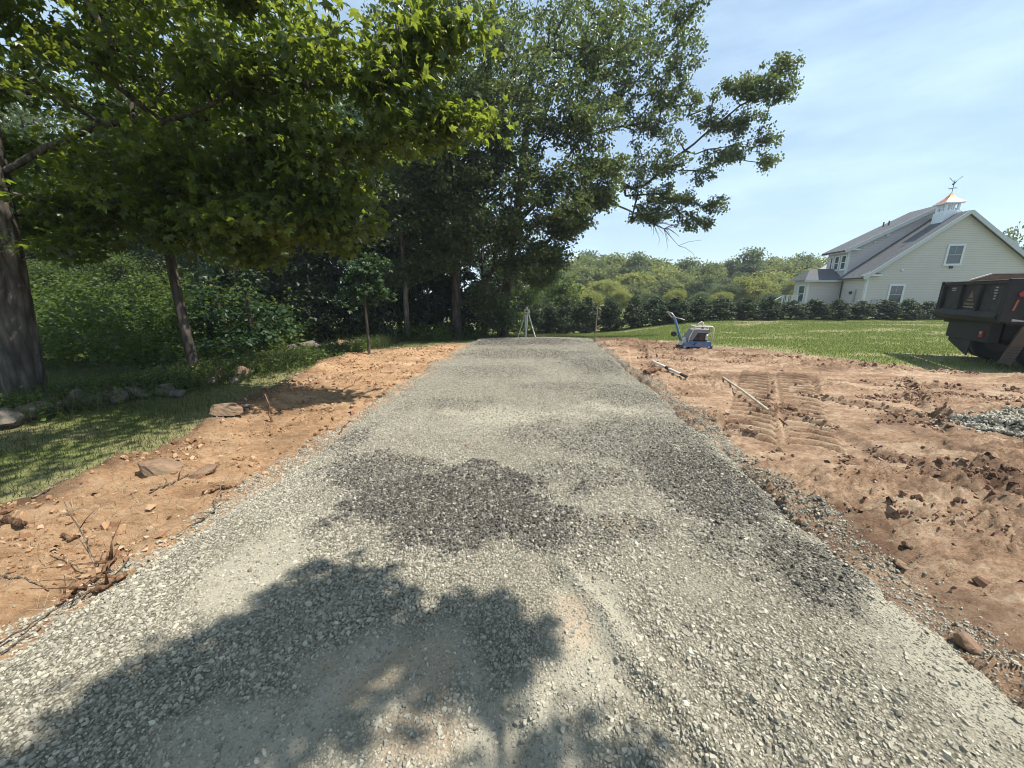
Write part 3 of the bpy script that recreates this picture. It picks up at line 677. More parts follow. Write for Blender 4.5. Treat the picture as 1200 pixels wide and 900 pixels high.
def slim_maple():
    b = (-6.15, 7.15, 0)
    tree('young_maple_tree', 'slim leaning dark trunked maple between the stone wall and the bright thicket', 'tree', b,
         [(0, 0, -.1), (-.04, 0, 1.0), (-.10, .05, 2.2), (.0, .1, 3.4), (.1, .2, 5.5), (.1, .2, 7.5)], .088,
         [((.5, .6, 4.7), (2.4, 2.2, 1.2), 50), ((-1.3, .8, 3.7), (1.5, 1.4, .4), 18), ((1.9, .7, 3.5), (1.5, 1.2, .5), 22), ((0, .5, 6.8), (2.2, 2.2, 1.6), 50)], 190, 46, .34, .12, MAPLE, MAPLE_T, 'maple', 'bark', 12,
         flat=.5, spread=.8, droop=.7, shell=.7, rt=.004, flare=.3)
slim_maple()
def sapling():
    x, y = G(433, 418)
    tree('sapling', 'thin straight sapling with a pale stem at the edge of the orange soil', 'tree', (x, y, 0),
         [(0, 0, -.05), (.02, 0, .8), (-.01, .02, 1.6), (.03, 0, 2.5)], .04,
         [((0, 0, 1.65), (.75, .6, .5), 30), ((.1, 0, 2.3), (.6, .5, .5), 20)], 60, 20, .18, .12, MAPLE, MAPLE_T, 'sapl', 'bark_pale', 13, step=.2, flat=.5, rt=.003, flare=.1, shell=.8)
sapling()
def oak():
    Y = 14.6; x, _, _ = W(536, 402, Y); b = (x, Y, -.15)
    def e(px, py, r, wt, dy=0):
        p = W(px, py, Y + dy); return (rel(p, b), r, wt)
    E = [((.3, .2, 8.0), (3.2, 3.0, 3.4), 130), ((.2, .4, 11.5), (4.2, 3.6, 2.6), 70), e(690, 60, (2.2, 2.2, 1.6), 40), e(600, 120, (2.6, 2.2, 1.6), 56, -1.0), e(640, 230, (1.7, 1.8, 1.2), 40, -.6), e(575, 200, (1.8, 1.6, 1.1), 34, -1.2),
         e(610, 305, (1.15, 1.2, .75), 26, -.3), e(575, 350, (.9, 1.0, .7), 18, .3), e(705, 195, (1.1, 1.2, .8), 22), e(680, 140, (1.3, 1.3, .9), 24, -.6),
         e(480, 250, (1.4, 1.5, 1.3), 22, .3), e(490, 130, (1.6, 1.6, 1.6), 24), e(520, 300, (1.1, .8, .5), 22, -.9), e(545, 262, (1.2, .9, .8), 30, -1.3), e(590, 270, (1.2, .9, .8), 30, -1.0), e(470, 320, (1.0, .8, .5), 20, -.6), e(500, 210, (1.3, 1.0, 1.0), 30, -1.2), e(628, 318, (.8, .8, .6), 16, .9), e(585, 372, (.6, .7, .45), 14, .8), e(645, 300, (.7, .8, .6), 24, .2), e(665, 262, (.9, .9, .6), 28, .1), e(695, 232, (.8, .8, .35), 20, .3), e(632, 325, (.7, .7, .45), 16, 1.5)]
    lim = [[(0, 0, 3.0), (.6, 0, 4.2), (1.5, -.2, 5.2), (2.7, -.3, 6.1)], [(0, 0, 3.6), (-.8, 0, 5.2), (-1.6, .2, 7.0)], [(0, 0, 3.2), (.4, .2, 5.6), (.5, .2, 8.2), (.9, .3, 11)]]
    tree('oak_tree', 'tall broad oak with a straight dark trunk at the end of the driveway', 'tree', b,
         [(0, 0, -.3), (0, 0, 1.5), (.05, 0, 3.0), (.0, .1, 4.6), (-.15, .1, 7), (-.1, .1, 10)], .19, E, 1900, 58, .27, .12, OAK, OAK_T, 'oak', 'bark', 21, up=.7, flat=.6, spread=.75, limbs=lim, rt=.007, shell=.6, kp=.4)
def oak_far():
    Y = 16.6; b = (W(590, 395, Y)[0], Y, -.4)
    def e(px, py, r, wt, dy=0): return (rel(W(px, py, Y + dy), b), r, wt)
    E = [e(885, 100, (.75, 1.0, .55), 15), e(915, 78, (.55, .8, .4), 8), e(855, 105, (.55, .8, .35), 7), e(865, 145, (1.0, .9, .5), 14), e(900, 165, (.6, .7, .5), 8), e(845, 182, (.9, .9, .4), 10), e(900, 190, (.45, .6, .25), 4), e(832, 140, (.5, .8, .5), 8),
         e(760, 60, (2.0, 1.8, 1.3), 34), e(800, 18, (1.15, 1.5, 1.1), 18), e(725, 110, (1.6, 1.8, 1.5), 28), e(765, 150, (1.4, 1.4, .8), 20), e(770, 195, (1.3, 1.3, .5), 15), e(745, 215, (1.0, 1.2, .4), 10), e(800, 235, (.7, .8, .5), 8), e(835, 240, (.6, .8, .4), 7), e(830, 262, (.4, .6, .22), 4), e(800, 80, (.5, .9, 1.0), 8), e(775, 232, (1.1, 1, .6), 16), e(812, 258, (.6, .7, .35), 7), e(760, 255, (.9, .7, .3), 9), e(915, 108, (.5, .8, .35), 8), e(868, 180, (.5, .7, .3), 7), e(825, 200, (.45, .7, .4), 6), e(812, 120, (.4, .7, .5), 5), e(780, 110, (1.0, 1.0, .6), 12), (((3.0), 0, 12.0), (3.5, 3, 2), 40)]
    E[-1] = ((3.0, 0, 12.5), (3.5, 3, 2), 40)
    P = lambda px, py, dy=0: rel(W(px, py, Y + dy), b)
    lim = [[(0, 0, 4.6), P(690, 190), P(745, 225), P(800, 180), P(835, 150), P(880, 115)], [P(800, 181), P(850, 172), P(885, 172)], [(0, 0, 4.0), P(690, 150), P(760, 80), P(800, 30)], [P(720, 232), P(770, 225), P(815, 238)]]
    t = tree('spreading_oak_tree', 'tall oak behind with long open limbs reaching over the lawn against the sky', 'tree', b,
         [(0, 0, -.3), (.1, 0, 2.0), (.4, 0, 4.0), (.8, .1, 7), (1.2, .1, 11)], .22, E, 900, 36, .18, .112, OAK, OAK_T, 'oak', 'bark', 22, up=.5, flat=.7, spread=.9, limbs=lim, rt=.0055, shell=.6, kp=.4, droop=.6)
    r = random.Random(4); mb = MB()
    main = [P(672, 228), P(712, 236), P(738, 247), P(765, 262), P(778, 268), P(795, 288)]
    mb.tube([tuple(np.array(p)) for p in main], [.05, .042, .034, .025, .018, .006], 5)
    for i in range(26):
        a = Vector(main[r.choice([2, 3, 3, 4, 4, 4, 5])]) ; an = r.uniform(-1.7, .35); ln_ = r.uniform(.25, 1.15); d = Vector((math.cos(an) * ln_, r.uniform(-.4, .4), math.sin(an) * ln_))
        p1 = a + d * .35 + Vector((0, 0, .06)); p2 = a + d * .8; mb.tube([a, p1, p2, p2 + Vector((r.uniform(-.1, .2), 0, r.uniform(-.25, .05)))], [.012, .009, .006, .003], 4)
    tag(mb.build('dead_branch', M['dead'], t), 'bare grey branch with leafless twigs')
oak(); oak_far()
def behind_maple():
    for (px, py, r_, h, sd, nm, lb) in [(478, 402, .10, 6.5, 31, 'understory_tree', 'thin dark tree standing in deep shade beside the tall oak'), ]:
        Y = 13.6; x = W(px, 404, Y)[0]
        tree(nm, lb, 'tree', (x, Y, -.05), [(0, 0, -.2), (.05, 0, 2.5), (-.05, 0, h)], r_, [((0, 0, 4.6), (1.9, 1.9, 2.4))], 130, 60, .38, .13, OAK, OAK_T, 'oak', 'bark_pale', sd, rt=.006, flare=.1)
behind_maple()
# dark evergreens that close the wood behind the verge
EV = [(-6.7, 9.7, 1.7, 1.05), (-7.9, 10.3, 1.9, 1.1), (-3.3, 15.0, 2.6, 1.3), (-4.9, 13.6, 2.0, 1.1), (-2.3, 15.6, 2.4, 1.1), (-6.6, 12.6, 2.2, 1.1), (-3.8, 18.6, 4.5, 1.7), (-.7, 19.6, 3.2, 1.2), (-5.8, 19.6, 5.2, 2.0), (-4.2, 15.6, 6.5, 1.7), (-5.7, 14.4, 5.5, 1.5), (-7.3, 13.6, 6.2, 1.6), (-6.4, 16.8, 7.5, 2.0), (-8.8, 15.2, 6.8, 1.8), (-2.6, 16.6, 5.5, 1.4), (-8.3, 11.6, 3.2, 1.2), (-10.4, 17.5, 8, 2.2), (-1.4, 18.4, 5.0, 1.3)]
EVL = ['low leafy bush drooping over the shaded stones past the slim trunk', 'dark leafy bush right behind the slim maple trunk', 'low dark bush between the pale understory stem and the tall oak', 'low dark bush behind the sapling stem', 'low dark bush right behind the tall oak foot', 'low dark bush over the shaded far stones', 'dense dark evergreen far behind the pale understory stem', 'dense low evergreen behind the laser level tripod', 'broad dark evergreen at the back of the wood, behind the sapling', 'dark evergreen right behind the tall oak trunk', 'dark bushy evergreen behind the pale stemmed sapling', 'dark evergreen standing over the low stones in the shade', 'tall dark evergreen filling the wood between the two oaks and the thicket', 'dark evergreen at the edge of the bright thicket', 'narrow evergreen behind the last oak trunk', 'low dark green bush beside the stones with drooping sprays', 'tallest evergreen deep in the wood behind the thicket', 'small evergreen in shade near the tripod']
for i, (x, y, h, rr) in enumerate(EV):
    z = float(terrain(x, y))
    tree('evergreen_tree', EVL[i], 'tree', (x, y, z), [(0, 0, -.1), (.03, 0, h * .5), (0, 0, h)], .06 + .01 * h, [((0, 0, h * .30), (rr, rr, h * .30), 3), ((0, 0, h * .62), (rr * .75, rr * .75, h * .34), 2)], int(34 * rr * h / 4), 60, .3, .15, TRI, TRI_T, 'sapl' if i < 2 else 'evergreen', 'bark', 40 + i, up=.8, flat=.45, rt=.006, droop=.5, shell=.42, tsides=8)

# woodland behind: every tree a thing, copies of a few kinds
def proto_tree(seed, leaf, h, r, n=60, lpc=44, ls=.34, cs=.75, form=0, low=.22):
    rr = random.Random(seed)
    E = [((0, 0, h * .58), (r, r, h * .36), 6)]
    for k in range(7):
        a = rr.uniform(0, 6.28); q = r * rr.uniform(.35, .75); E.append(((math.cos(a) * q, math.sin(a) * q, h * rr.uniform(low + .15, .88)), (r * .42, r * .42, h * .15), 1.6))
    t = tree('woodland_tree', 'x', 'tree', (0, 0, 0), [(0, 0, -.8), (.1, 0, h * .3), (0, .1, h * .6), (0, 0, h * .9)], .022 * h, E, n, lpc, cs, ls, TRI, TRI_T, leaf, 'bark', seed, up=.6, flat=.6, spread=.8, step=.9, rt=.02, shell=.4, tsides=8, flare=.1)
    return t
protos = {}
for k, (lf, h, r) in enumerate([('wood_a', 10, 3.4), ('wood_b', 8, 3.0), ('wood_c', 10.5, 3.6), ('wood_a', 9, 3.8), ('wood_b', 7, 2.4), ('wood_c', 7.5, 2.8), ('oak', 10, 3.4), ('under', 8, 3.2), ('sapl', 10, 3.6)]):
    protos[k] = [proto_tree(60 + k, lf, h, r, *((120, 60, .34) if k < 4 else (210, 100, .17) if k < 6 else (260, 120, .15))), False, h]
def put_tree(k, px, ytop, Y, label, ws=1.0, group='trees of the far wood beyond the hedge', name='woodland_tree', base=None, x=None):
    p, used, h = protos[k]
    X, _, zt = W(px, ytop, Y)
    if x is not None: X = x
    z0 = float(terrain(X, Y)) - .2 if base is None else base
    s = (zt - z0) / (h * 1.0)
    o = p if not used else copy_tree(p); protos[k][1] = True
    o.location = (X, Y, z0); o.scale = (s * ws, s * ws, s); o.rotation_euler = (0, 0, random.Random(int(px * 7 + Y)).uniform(0, 6.28)); o.name = name
    tag(o, label, 'tree', group); return o
FARL = {0: 'mid green rounded tree in the far wood beyond the hedge', 1: 'yellowish green tree in the far wood beyond the hedge', 2: 'dark green tree in the far wood beyond the hedge', 3: 'broad mid green tree in the far wood beyond the hedge', 4: 'low yellow green tree just beyond the hedge', 5: 'low dark green tree just beyond the hedge'}
R = random.Random(3)
for i, (px, yt, k, Y) in enumerate([(667, 304, 1, 66), (692, 306, 0, 58), (720, 306, 1, 64), (752, 307, 3, 66), (778, 311, 1, 62), (803, 312, 0, 68), (826, 313, 3, 60), (850, 312, 1, 66), (892, 308, 3, 64), (918, 309, 1, 62), (935, 307, 0, 60), (685, 318, 3, 56), (738, 320, 1, 56), (786, 322, 0, 57), (812, 322, 1, 58), (866, 322, 2, 55), (906, 318, 1, 57), (655, 306, 0, 62), (680, 302, 2, 70), (705, 303, 3, 66), (738, 304, 2, 60), (765, 309, 0, 72), (790, 312, 3, 70), (815, 310, 2, 64), (838, 314, 0, 75), (905, 305, 0, 72), (925, 308, 3, 78), (945, 304, 2, 70), (962, 305, 0, 75),
                                    (668, 330, 1, 50), (700, 326, 1, 52), (722, 332, 4, 46), (750, 330, 0, 52), (775, 328, 3, 54), (800, 330, 1, 52), (828, 326, 2, 50), (850, 334, 5, 44), (895, 328, 1, 50), (915, 326, 0, 52), (938, 330, 4, 50), (955, 322, 2, 54), (975, 318, 0, 56), (640, 325, 2, 48),
                                    (690, 345, 4, 36), (760, 345, 5, 36), (730, 343, 4, 38), (792, 342, 4, 37), (820, 344, 5, 35), (905, 345, 5, 36), (845, 345, 4, 36), (665, 342, 4, 35)]):
    put_tree(k, px, yt - (7 if Y > 55 else 3), Y, FARL[k], R.uniform(.95, 1.25))
put_tree(2, 873, 292, 62, 'tall dark green dome shaped tree, highest crown of the far wood', 1.05)
put_tree(1, 880, 319, 44, 'rounded yellow green tree in front of the tall dark dome tree', 1.0)
put_tree(0, 1192, 262, 42, 'tree crown showing past the roof behind the house', .6)
put_tree(3, 1010, 316, 75, 'tree hidden mostly behind the pale house', 1.0)
# wood on the left, behind the thicket
for i, (px, yt, k, Y, ws, lb) in enumerate([(20, 60, 0, 24, 1.0, 'green tree behind the thick maple trunk'), (110, 215, 1, 20, 1.1, 'sunlit yellow green tree low behind the thicket'), (190, 120, 0, 26, 1.0, 'mid green tree in the wood above the thicket'), (250, 170, 3, 21, 1.0, 'broad sunlit tree in the wood behind the slim maple'), (330, 60, 2, 25, 1.0, 'tall dark tree deep in the wood'), (-70, 130, 2, 22, 1.0, 'dark tree at the outer edge of the wood'),
                                            (60, 300, 4, 17, 1.3, 'low yellow green bushy tree just behind the thicket'), (165, 290, 4, 18, 1.2, 'low leafy tree behind the thicket and the slim trunk'), (300, 260, 5, 17, 1.1, 'low dark tree where the thicket meets the evergreens'), (410, 90, 2, 24, 1.0, 'tall dark tree behind the evergreens'), (500, 120, 0, 27, 1.0, 'tree behind the oak crowns'),
                                            (600, 300, 1, 30, 1.0, 'sunlit tree glimpsed beneath the oak limbs'), (570, 330, 4, 26, .8, 'light green tree glimpsed past the oak trunk'), (-180, 200, 0, 20, 1.0, 'green tree beyond the maple trunk on the wood side')]):
    k = {0: 6, 1: 7, 2: 8, 3: 6, 4: 7, 5: 8}[k]
    put_tree(k, px, yt, Y, lb, ws, 'trees of the wood behind the thicket')
# bright shrub at the wood's corner, by the tripod
x, y, z = W(600, 395, 19)
tree('shrub', 'light green shrub in sun beside the laser level tripod', 'shrub', (x - .4, 18.5, float(terrain(x, 18.5))), [(0, 0, -.1), (0, 0, 1), (.1, 0, 2.4)], .05, [((0, 0, 1.2), (1.0, .9, 1.2)), ((.8, 0, .6), (.6, .6, .6))], 80, 40, .2, .11, TRI, TRI_T, 'oakf', 'bark', 77, up=.6, rt=.004, tsides=8)
x, y, z = W(655, 360, 26)
tree('shrub', 'bright yellow green shrub between the oak and the hedge', 'shrub', (x + .2, 26.5, float(terrain(x, 26))), [(0, 0, -.1), (0, 0, 1), (.1, 0, 3.2)], .07, [((0, 0, 2.2), (1.3, 1.2, 1.9))], 90, 40, .3, .16, TRI, TRI_T, 'oakf', 'bark', 78, up=.6, rt=.005, tsides=8)
# the overhead tree that shades the near part of the driveway (stands behind the viewpoint)
def shade_tree():
    b = (4.6, -3.6, 0)
    def sh(x, y, h): p = np.array([x, y, 0]) + SUN / SUN[2] * h; return tuple(p - np.array(b))
    E = [(sh(-1.4, .35, 6.0), (1.6, .75, .6), 46), (sh(-.95, 1.45, 5.6), (.42, .38, .28), 13), (sh(-1.35, 1.0, 5.8), (.5, .3, .3), 12), (sh(-.25, 1.36, 5.6), (.26, .17, .2), 6), (sh(.12, .72, 5.6), (.22, .28, .2), 9), (sh(-.1, .35, 5.8), (.6, .36, .3), 15), (sh(-.6, -1.6, 6.4), (2.6, 1.6, 1.5), 80)]
    t = tree('overhanging_tree', 'leafy tree behind the viewpoint whose shade falls on the near gravel', 'tree', b,
         [(0, 0, -.1), (-.2, .2, 2.4), (-.6, .6, 4.2), (-1.2, 1.4, 6.2)], .22, E, 250, 54, .21, .105, MAPLE, MAPLE_T, 'maple', 'bark', 91, flat=.6, shell=.8, rt=.004, spread=.9)
shade_tree()

# ------------------------------------------------------------------ hedge
def hedge():
    hp = []
    for v in range(4):
        hp.append(tree('hedge_shrub', 'x', 'shrub', (0, 0, 0), [(0, 0, -.2), (0, 0, 1.0), (.02, 0, 1.85)], .05, [((0, 0, .7), (.74, .66, .74), 5), ((0, 0, 1.3), (.48, .46, .6), 3), ((.03, .0, 1.78), (.16, .16, .25), .7)], 150, 50, .13, .095, TRI, TRI_T, 'hedge', 'bark', 120 + v, up=.5, flat=.8, rt=.004, step=.3, shell=.36, tsides=6))
    used = [False] * 4
    cx = [628, 645, 664, 688, 715, 743, 767, 791, 819, 844, 872, 900, 927, 953, 979, 1007, 1035, 1061, 1086, 1108, 1132, 1157, 1184]
    tops = {628: 358, 645: 358, 664: 354, 688: 351, 715: 351, 743: 351, 767: 349, 791: 350, 819: 351, 844: 350, 872: 351, 900: 350, 927: 352}
    NTH = ['first', 'second', 'third', 'fourth', 'fifth', 'sixth', 'seventh', 'eighth', 'ninth', 'tenth', 'eleventh', 'twelfth']
    for i, px in enumerate(cx):
        Y = 23.6 if px < 940 else 23.6 + (px - 940) * .003
        X = W(px, 370, Y)[0]; z = float(terrain(X, Y)) - .05
        zt = W(px, tops.get(px, 353), Y)[2]; s = (zt - z) / 1.95
        v = i % 4; o = hp[v] if not used[v] else copy_tree(hp[v]); used[v] = True
        o.location = (X, Y, z); o.scale = (1.5 + .12 * math.sin(i * 2.3), 1.0, s * (1.03 + .06 * math.sin(i * 4.1))); o.rotation_euler = (0, 0, i * 2.1)
        if i < 12: lb = 'dark evergreen hedge shrub, %s in the row counting from the tripod end' % NTH[i]
        elif px < 1110: lb = 'low evergreen hedge shrub by the house, %s after the white deck railing' % NTH[i - 12]
        else: lb = 'evergreen hedge shrub hidden behind the dump truck, %s one there' % NTH[i - 20] if i >= 20 else 'evergreen hedge shrub at the tail of the dump truck'
        tag(o, lb, 'hedge shrub', 'clipped evergreens of the hedge row')
        o.name = 'hedge_shrub'
hedge()

# ------------------------------------------------------------------ thicket
def thicket():
    r = np.random.default_rng(5)
    n = 2600
    x = r.uniform(-19, -5.2, n); y = r.uniform(7.3, 15, n)
    k = (y > 7.6 + .10 * np.abs(x + 8)) & (y > 8.2 + .8 * (x + 7.2)) & (x < -6.4) ; x, y = x[k], y[k]; n = len(x)
    h = r.uniform(.5, 1.5, n) * (.45 + 1.1 * ss(.3, .7, fbm(x * .8, y * .8, 3, 3))) * (.75 + .4 * ss(8, 12, y)); z = terrain(x, y)
    m = 30; t = r.uniform(.12, 1, (n, m)) ** .8
    a = r.uniform(0, 6.28, (n, m)); q = r.uniform(.03, .22, (n, m)) * (1.2 - .6 * t)
    lx = r.normal(0, .18, n)[:, None] * t; ly = r.normal(0, .18, n)[:, None] * t
    P = np.stack([x[:, None] + lx + np.cos(a) * q, y[:, None] + ly + np.sin(a) * q, z[:, None] + h[:, None] * t], -1).reshape(-1, 3)
    o = np.stack([np.cos(a), np.sin(a), 0 * a], -1).reshape(-1, 3) * .9
    ob = leaves('thicket', P, o, .11, TRI, TRI_T, M['under'], r, None, .9, .35, .5)
    tag(ob, 'dense leafy green undergrowth behind the stone wall', 'undergrowth', kind='stuff')
    n = 1500; y = r.uniform(4.4, 12.5, n); x = -8.95 + .42 * y + r.normal(0, .42, n); k = (x < -4.1) & (np.hypot(x + 7.38, y - 5.45) > .35); x, y = x[k], y[k]; n = len(x); h = r.uniform(.08, .38, n); z = terrain(x, y)
    m = 14; t = r.uniform(.1, 1, (n, m)); a = r.uniform(0, 6.28, (n, m)); q = r.uniform(.02, .13, (n, m))
    P = np.stack([x[:, None] + np.cos(a) * q, y[:, None] + np.sin(a) * q, z[:, None] + h[:, None] * t], -1).reshape(-1, 3)
    ob = leaves('weeds', P, np.stack([np.cos(a), np.sin(a), 0 * a], -1).reshape(-1, 3), .06, TRI, TRI_T, M['under'], r, None, .9, .3, .6)
    tag(ob, 'low broad leaved weeds growing over the tumbled stone wall', 'weeds', kind='stuff')
    # vines and weeds round the feet of the evergreens and oaks
    n = 900; x = r.uniform(-8.5, -1.0, n); y = r.uniform(12.6, 16, n); k = (y > 13.0 + .35 * np.abs(x + 5)) | (x < -2.2) & (y > 12.9); x, y = x[k], y[k]; n = len(x); h = r.uniform(.15, .7, n); z = terrain(x, y)
    m = 16; t = r.uniform(.1, 1, (n, m)); a = r.uniform(0, 6.28, (n, m)); q = r.uniform(.02, .16, (n, m))
    P = np.stack([x[:, None] + np.cos(a) * q, y[:, None] + np.sin(a) * q, z[:, None] + h[:, None] * t], -1).reshape(-1, 3)
    ob = leaves('undergrowth', P, np.stack([np.cos(a), np.sin(a), 0 * a], -1).reshape(-1, 3), .08, TRI, TRI_T, M['under'], r, None, .9, .3, .5)
    tag(ob, 'low weeds at the feet of the shaded trees', 'undergrowth', kind='stuff')
thicket()

# ------------------------------------------------------------------ rocks
import bmesh
def rock_mesh(seed, sx, sy, sz, mat, flat=False):
    bm = bmesh.new(); bmesh.ops.create_icosphere(bm, subdivisions=4, radius=1)
    r = np.random.default_rng(seed); V = np.array([v.co[:] for v in bm.verts])
    for k in range(17):
        n = norm(r.normal(0, 1, 3)); d = r.uniform(.5, .85); q = V @ n; V = V - np.outer(np.clip(q - d, 0, None), n) * .93
    nn = fbm(V[:, 0] * 2.3 + V[:, 2] * 1.7 + seed, V[:, 1] * 2.3 - V[:, 2], seed, 4, .55) - .5
    V = V * (1 + .30 * nn[:, None] + .10 * (fbm(V[:, :1] * 9 + V[:, 2:] * 5, V[:, 1:2] * 9 - V[:, 2:] * 4, seed + 3, 3) - .5)) * np.array([sx, sy, sz])
    for v, c in zip(bm.verts, V): v.co = c
    me = bpy.data.meshes.new('rock'); bm.to_mesh(me); bm.free(); me.shade_flat(); me.materials.append(M[mat]); return me
def rock(name, x, y, s, label, seed, mat='rock', rz=0, sink=.3, group=None, cat='stone', tilt=(0, 0), zb=None):
    o = bpy.data.objects.new(name, rock_mesh(seed, s[0] / 2, s[1] / 2, s[2] / 2, mat)); COL.objects.link(o)
    o.location = (x, y, (sf(x, y) if zb is None else zb) + s[2] * (.5 - sink)); o.rotation_euler = (tilt[0], tilt[1], rz)
    return tag(o, label, cat, group)
x, y = G(190, 560); rock('boulder', x, y, (.42, .30, .23), 'largest brown rock half buried in the shaded soil edge', 1, 'rock2', .2, .42)
x, y = G(240, 563); rock('flat_rock', x + .02, y, (.32, .14, .10), 'flat pale slab of rock tilted beside the largest brown rock', 2, 'rock2', .55, .25, tilt=(.2, -.25))
x, y = G(270, 497); rock('rock', x, y, (.40, .3, .2), 'rounded tan rock at the grass edge below the small stick', 3, 'rock2', .3, .25)
x, y = G(150, 545); rock('rock', x - .1, y - .1, (.3, .2, .1), 'low flat stone in shade at the lawn edge', 4, 'rock2', .3, .4)
x, y = G(310, 492); rock('rock', x - .35, y + .2, (.18, .14, .1), 'small grey stone next to the upright stick', 5, 'rock', .3, .3)
x, y = G(368, 447); rock('rock', x, y, (.24, .2, .16), 'reddish lump of earth and stone on the berm', 6, 'rock2', .9, .3)
x, y = G(345, 447); rock('rock', x, y, (.2, .17, .13), 'second reddish lump beside the berm crest', 16, 'rock2', .4, .3)
# old stone wall, tumbled
wall_px = [(0, 492, 70, 28, 0), (45, 482, 46, 24, 0), (92, 470, 30, 22, 0), (66, 476, 30, 18, 0), (116, 456, 26, 17, 1), (118, 470, 34, 16, 0), (140, 466, 30, 17, 0), (158, 462, 34, 16, 0), (165, 450, 22, 12, 0), (182, 450, 20, 12, 1), (196, 460, 26, 14, 0), (204, 448, 17, 14, 1), (210, 462, 18, 12, 0), (247, 448, 14, 10, 0), (258, 440, 22, 15, 1), (286, 439, 22, 14, 1), (275, 447, 16, 9, 0), (344, 412, 18, 12, 0), (362, 408, 30, 16, 0), (388, 409, 22, 12, 0), (404, 406, 26, 14, 1), (420, 404, 18, 12, 1)]
WL = ['broad grey boulder at the near end of the stone wall', 'mossy boulder at the foot of the thick maple trunk', 'rounded dark boulder beyond the maple trunk in the stone wall', 'grey stone wedged against the maple trunk', 'tan rounded stone on top of the wall', 'large grey stone under the tan rounded one', 'layered grey stone in the middle of the wall', 'pale grey slab lowest in the middle of the wall', 'small dark stone capping the wall', 'small tan stone on the wall before the slim trunk', 'cracked grey stone before the slim trunk', 'orange tan stone touching the slim trunk foot', 'low grey stone at the slim trunk foot', 'small stone just past the slim trunk', 'pinkish tan boulder in a sun fleck past the slim trunk', 'tan boulder next to the pinkish one', 'small flat stone below the two tan boulders', 'small pale stone, nearest of the far shaded group', 'long pale stone in the far shaded group', 'grey stone between the long pale one and the tan one', 'tan stone in the far shaded group by the sapling', 'last tan stone of the group by the sapling']
for i, (px, py, w, h, k) in enumerate(wall_px):
    x, y = G(px, py + h * .35); t = math.hypot(x, y) / 440 * .95 * (1 / math.hypot(1, (px - 600) / 440)) ** .5
    t = y / 440 / .96
    rock('field_stone', x, y, (w * t * 1.05, w * t * .8, h * t * 1.35), WL[i], 200 + i, 'rock2' if k else 'rock', i * .9, .22, 'stones of the tumbled wall', 'stone')
r = random.Random(8)
for i, (px, py, s) in enumerate([(945, 690, .0)][:0]): pass
x, y = G(935, 548); 
for i, (px, py, s, lb) in enumerate([(905, 548, .11, 'round red clod, largest of the pair beside the gravel edge'), (913, 533, .10, 'round red clod just behind the largest one'), (1052, 680, .08, 'reddish stone alone on the soil beside the driveway edge'), (1128, 772, .12, 'dark red clod near the bottom corner of the soil'), (936, 623, .07, 'small brown stone on the driveway edge'), (1060, 655, .07, 'small tan stone on the bare soil'), (548, 533, .05, 'pale yellow stone alone on the compacted gravel')]):
    x, y = G(px, py); rock('clod' if i < 2 or i == 3 else 'stone', x, y, (s * 1.1, s, s * .8), lb, 300 + i, 'rock2' if i != 6 else 'rock2', i, .3)

# ------------------------------------------------------------------ sticks, roots, pipes
def stickpts(px, z=.0, jit=.0, seed=0):
    r = random.Random(seed); o = []
    for p in px:
        x, y = G(p[0], p[1]); zz = sf(x, y) + (p[2] if len(p) > 2 else z); o.append((x + r.uniform(-jit, jit), y + r.uniform(-jit, jit), zz))
    return o
def stick(name, px, rs, label, cat='stick', mat='root', z=.012, seed=0, twigs=0, jit=.01, sides=6):
    P = stickpts(px, z, jit, seed); mb = MB()
    L = np.array(P); n = len(P); m = (n - 1) * 4 + 1
    tt = np.linspace(0, n - 1, m); C = np.stack([np.interp(tt, np.arange(n), L[:, k]) for k in range(3)], 1)
    r = np.random.default_rng(seed); C[1:-1] += r.normal(0, .006, (m - 2, 3))
    rr = np.interp(tt, np.arange(n), np.linspace(rs[0], rs[1], n))
    mb.tube([tuple(c) for c in C], [float(q) for q in rr], sides)
    for k in range(twigs):
        a = C[int(r.integers(1, m - 1))]; d = r.normal(0, 1, 3) * np.array([1, 1, .5]); d[2] = abs(d[2]); d = norm(d) * r.uniform(.08, .3)
        mb.tube([tuple(a), tuple(a + d * .5 + r.normal(0, .01, 3)), tuple(a + d)], [rs[1] * .8 + .002, .003, .0015], 4)
    o = mb.build(name, M[mat], smooth=True); return tag(o, label, cat)
# upright stick near the lawn and its leaning neighbour
def upright(px, py, h, lean, rr, label, mat='root', seed=0, name='stick', tw=0):
    x, y = G(px, py); z = sf(x, y); mb = MB(); n = 6
    P = [(x + lean[0] * i / n + .012 * math.sin(i * 1.7 + seed), y + lean[1] * i / n, z - .05 + (h + .05) * i / n) for i in range(n + 1)]
    mb.tube(P, [rr * (1 - .5 * i / n) for i in range(n + 1)], 6)
    r = random.Random(seed)
    for k in range(tw):
        a = Vector(P[r.randint(1, n)]); d = Vector((r.uniform(-.5, 1), r.uniform(-.6, .6), r.uniform(.0, .8))) * r.uniform(.08, .2); mb.tube([a, a + d * .5 + Vector((0, 0, .01)), a + d], [rr * .5, rr * .4, .0015], 4)
    return tag(mb.build(name, M[mat], smooth=True), label, 'stick')
upright(319, 497, .37, (-.02, .0), .014, 'short brown stick standing upright in the verge soil', seed=1)
upright(122, 678, .42, (-.22, .1), .006, 'thin bare twig leaning up out of the orange soil', seed=2, name='twig', tw=7, mat='dead')
stick('root', [(70, 720), (100, 700), (122, 680), (140, 668)], (.006, .012), 'dark root lying at the foot of the leaning twig', 'root', z=.02, seed=3, twigs=8)
stick('root', [(118, 706), (135, 692), (155, 685)], (.018, .012), 'thick dark root end jutting out by the gravel edge', 'root', z=.03, seed=4, twigs=4)
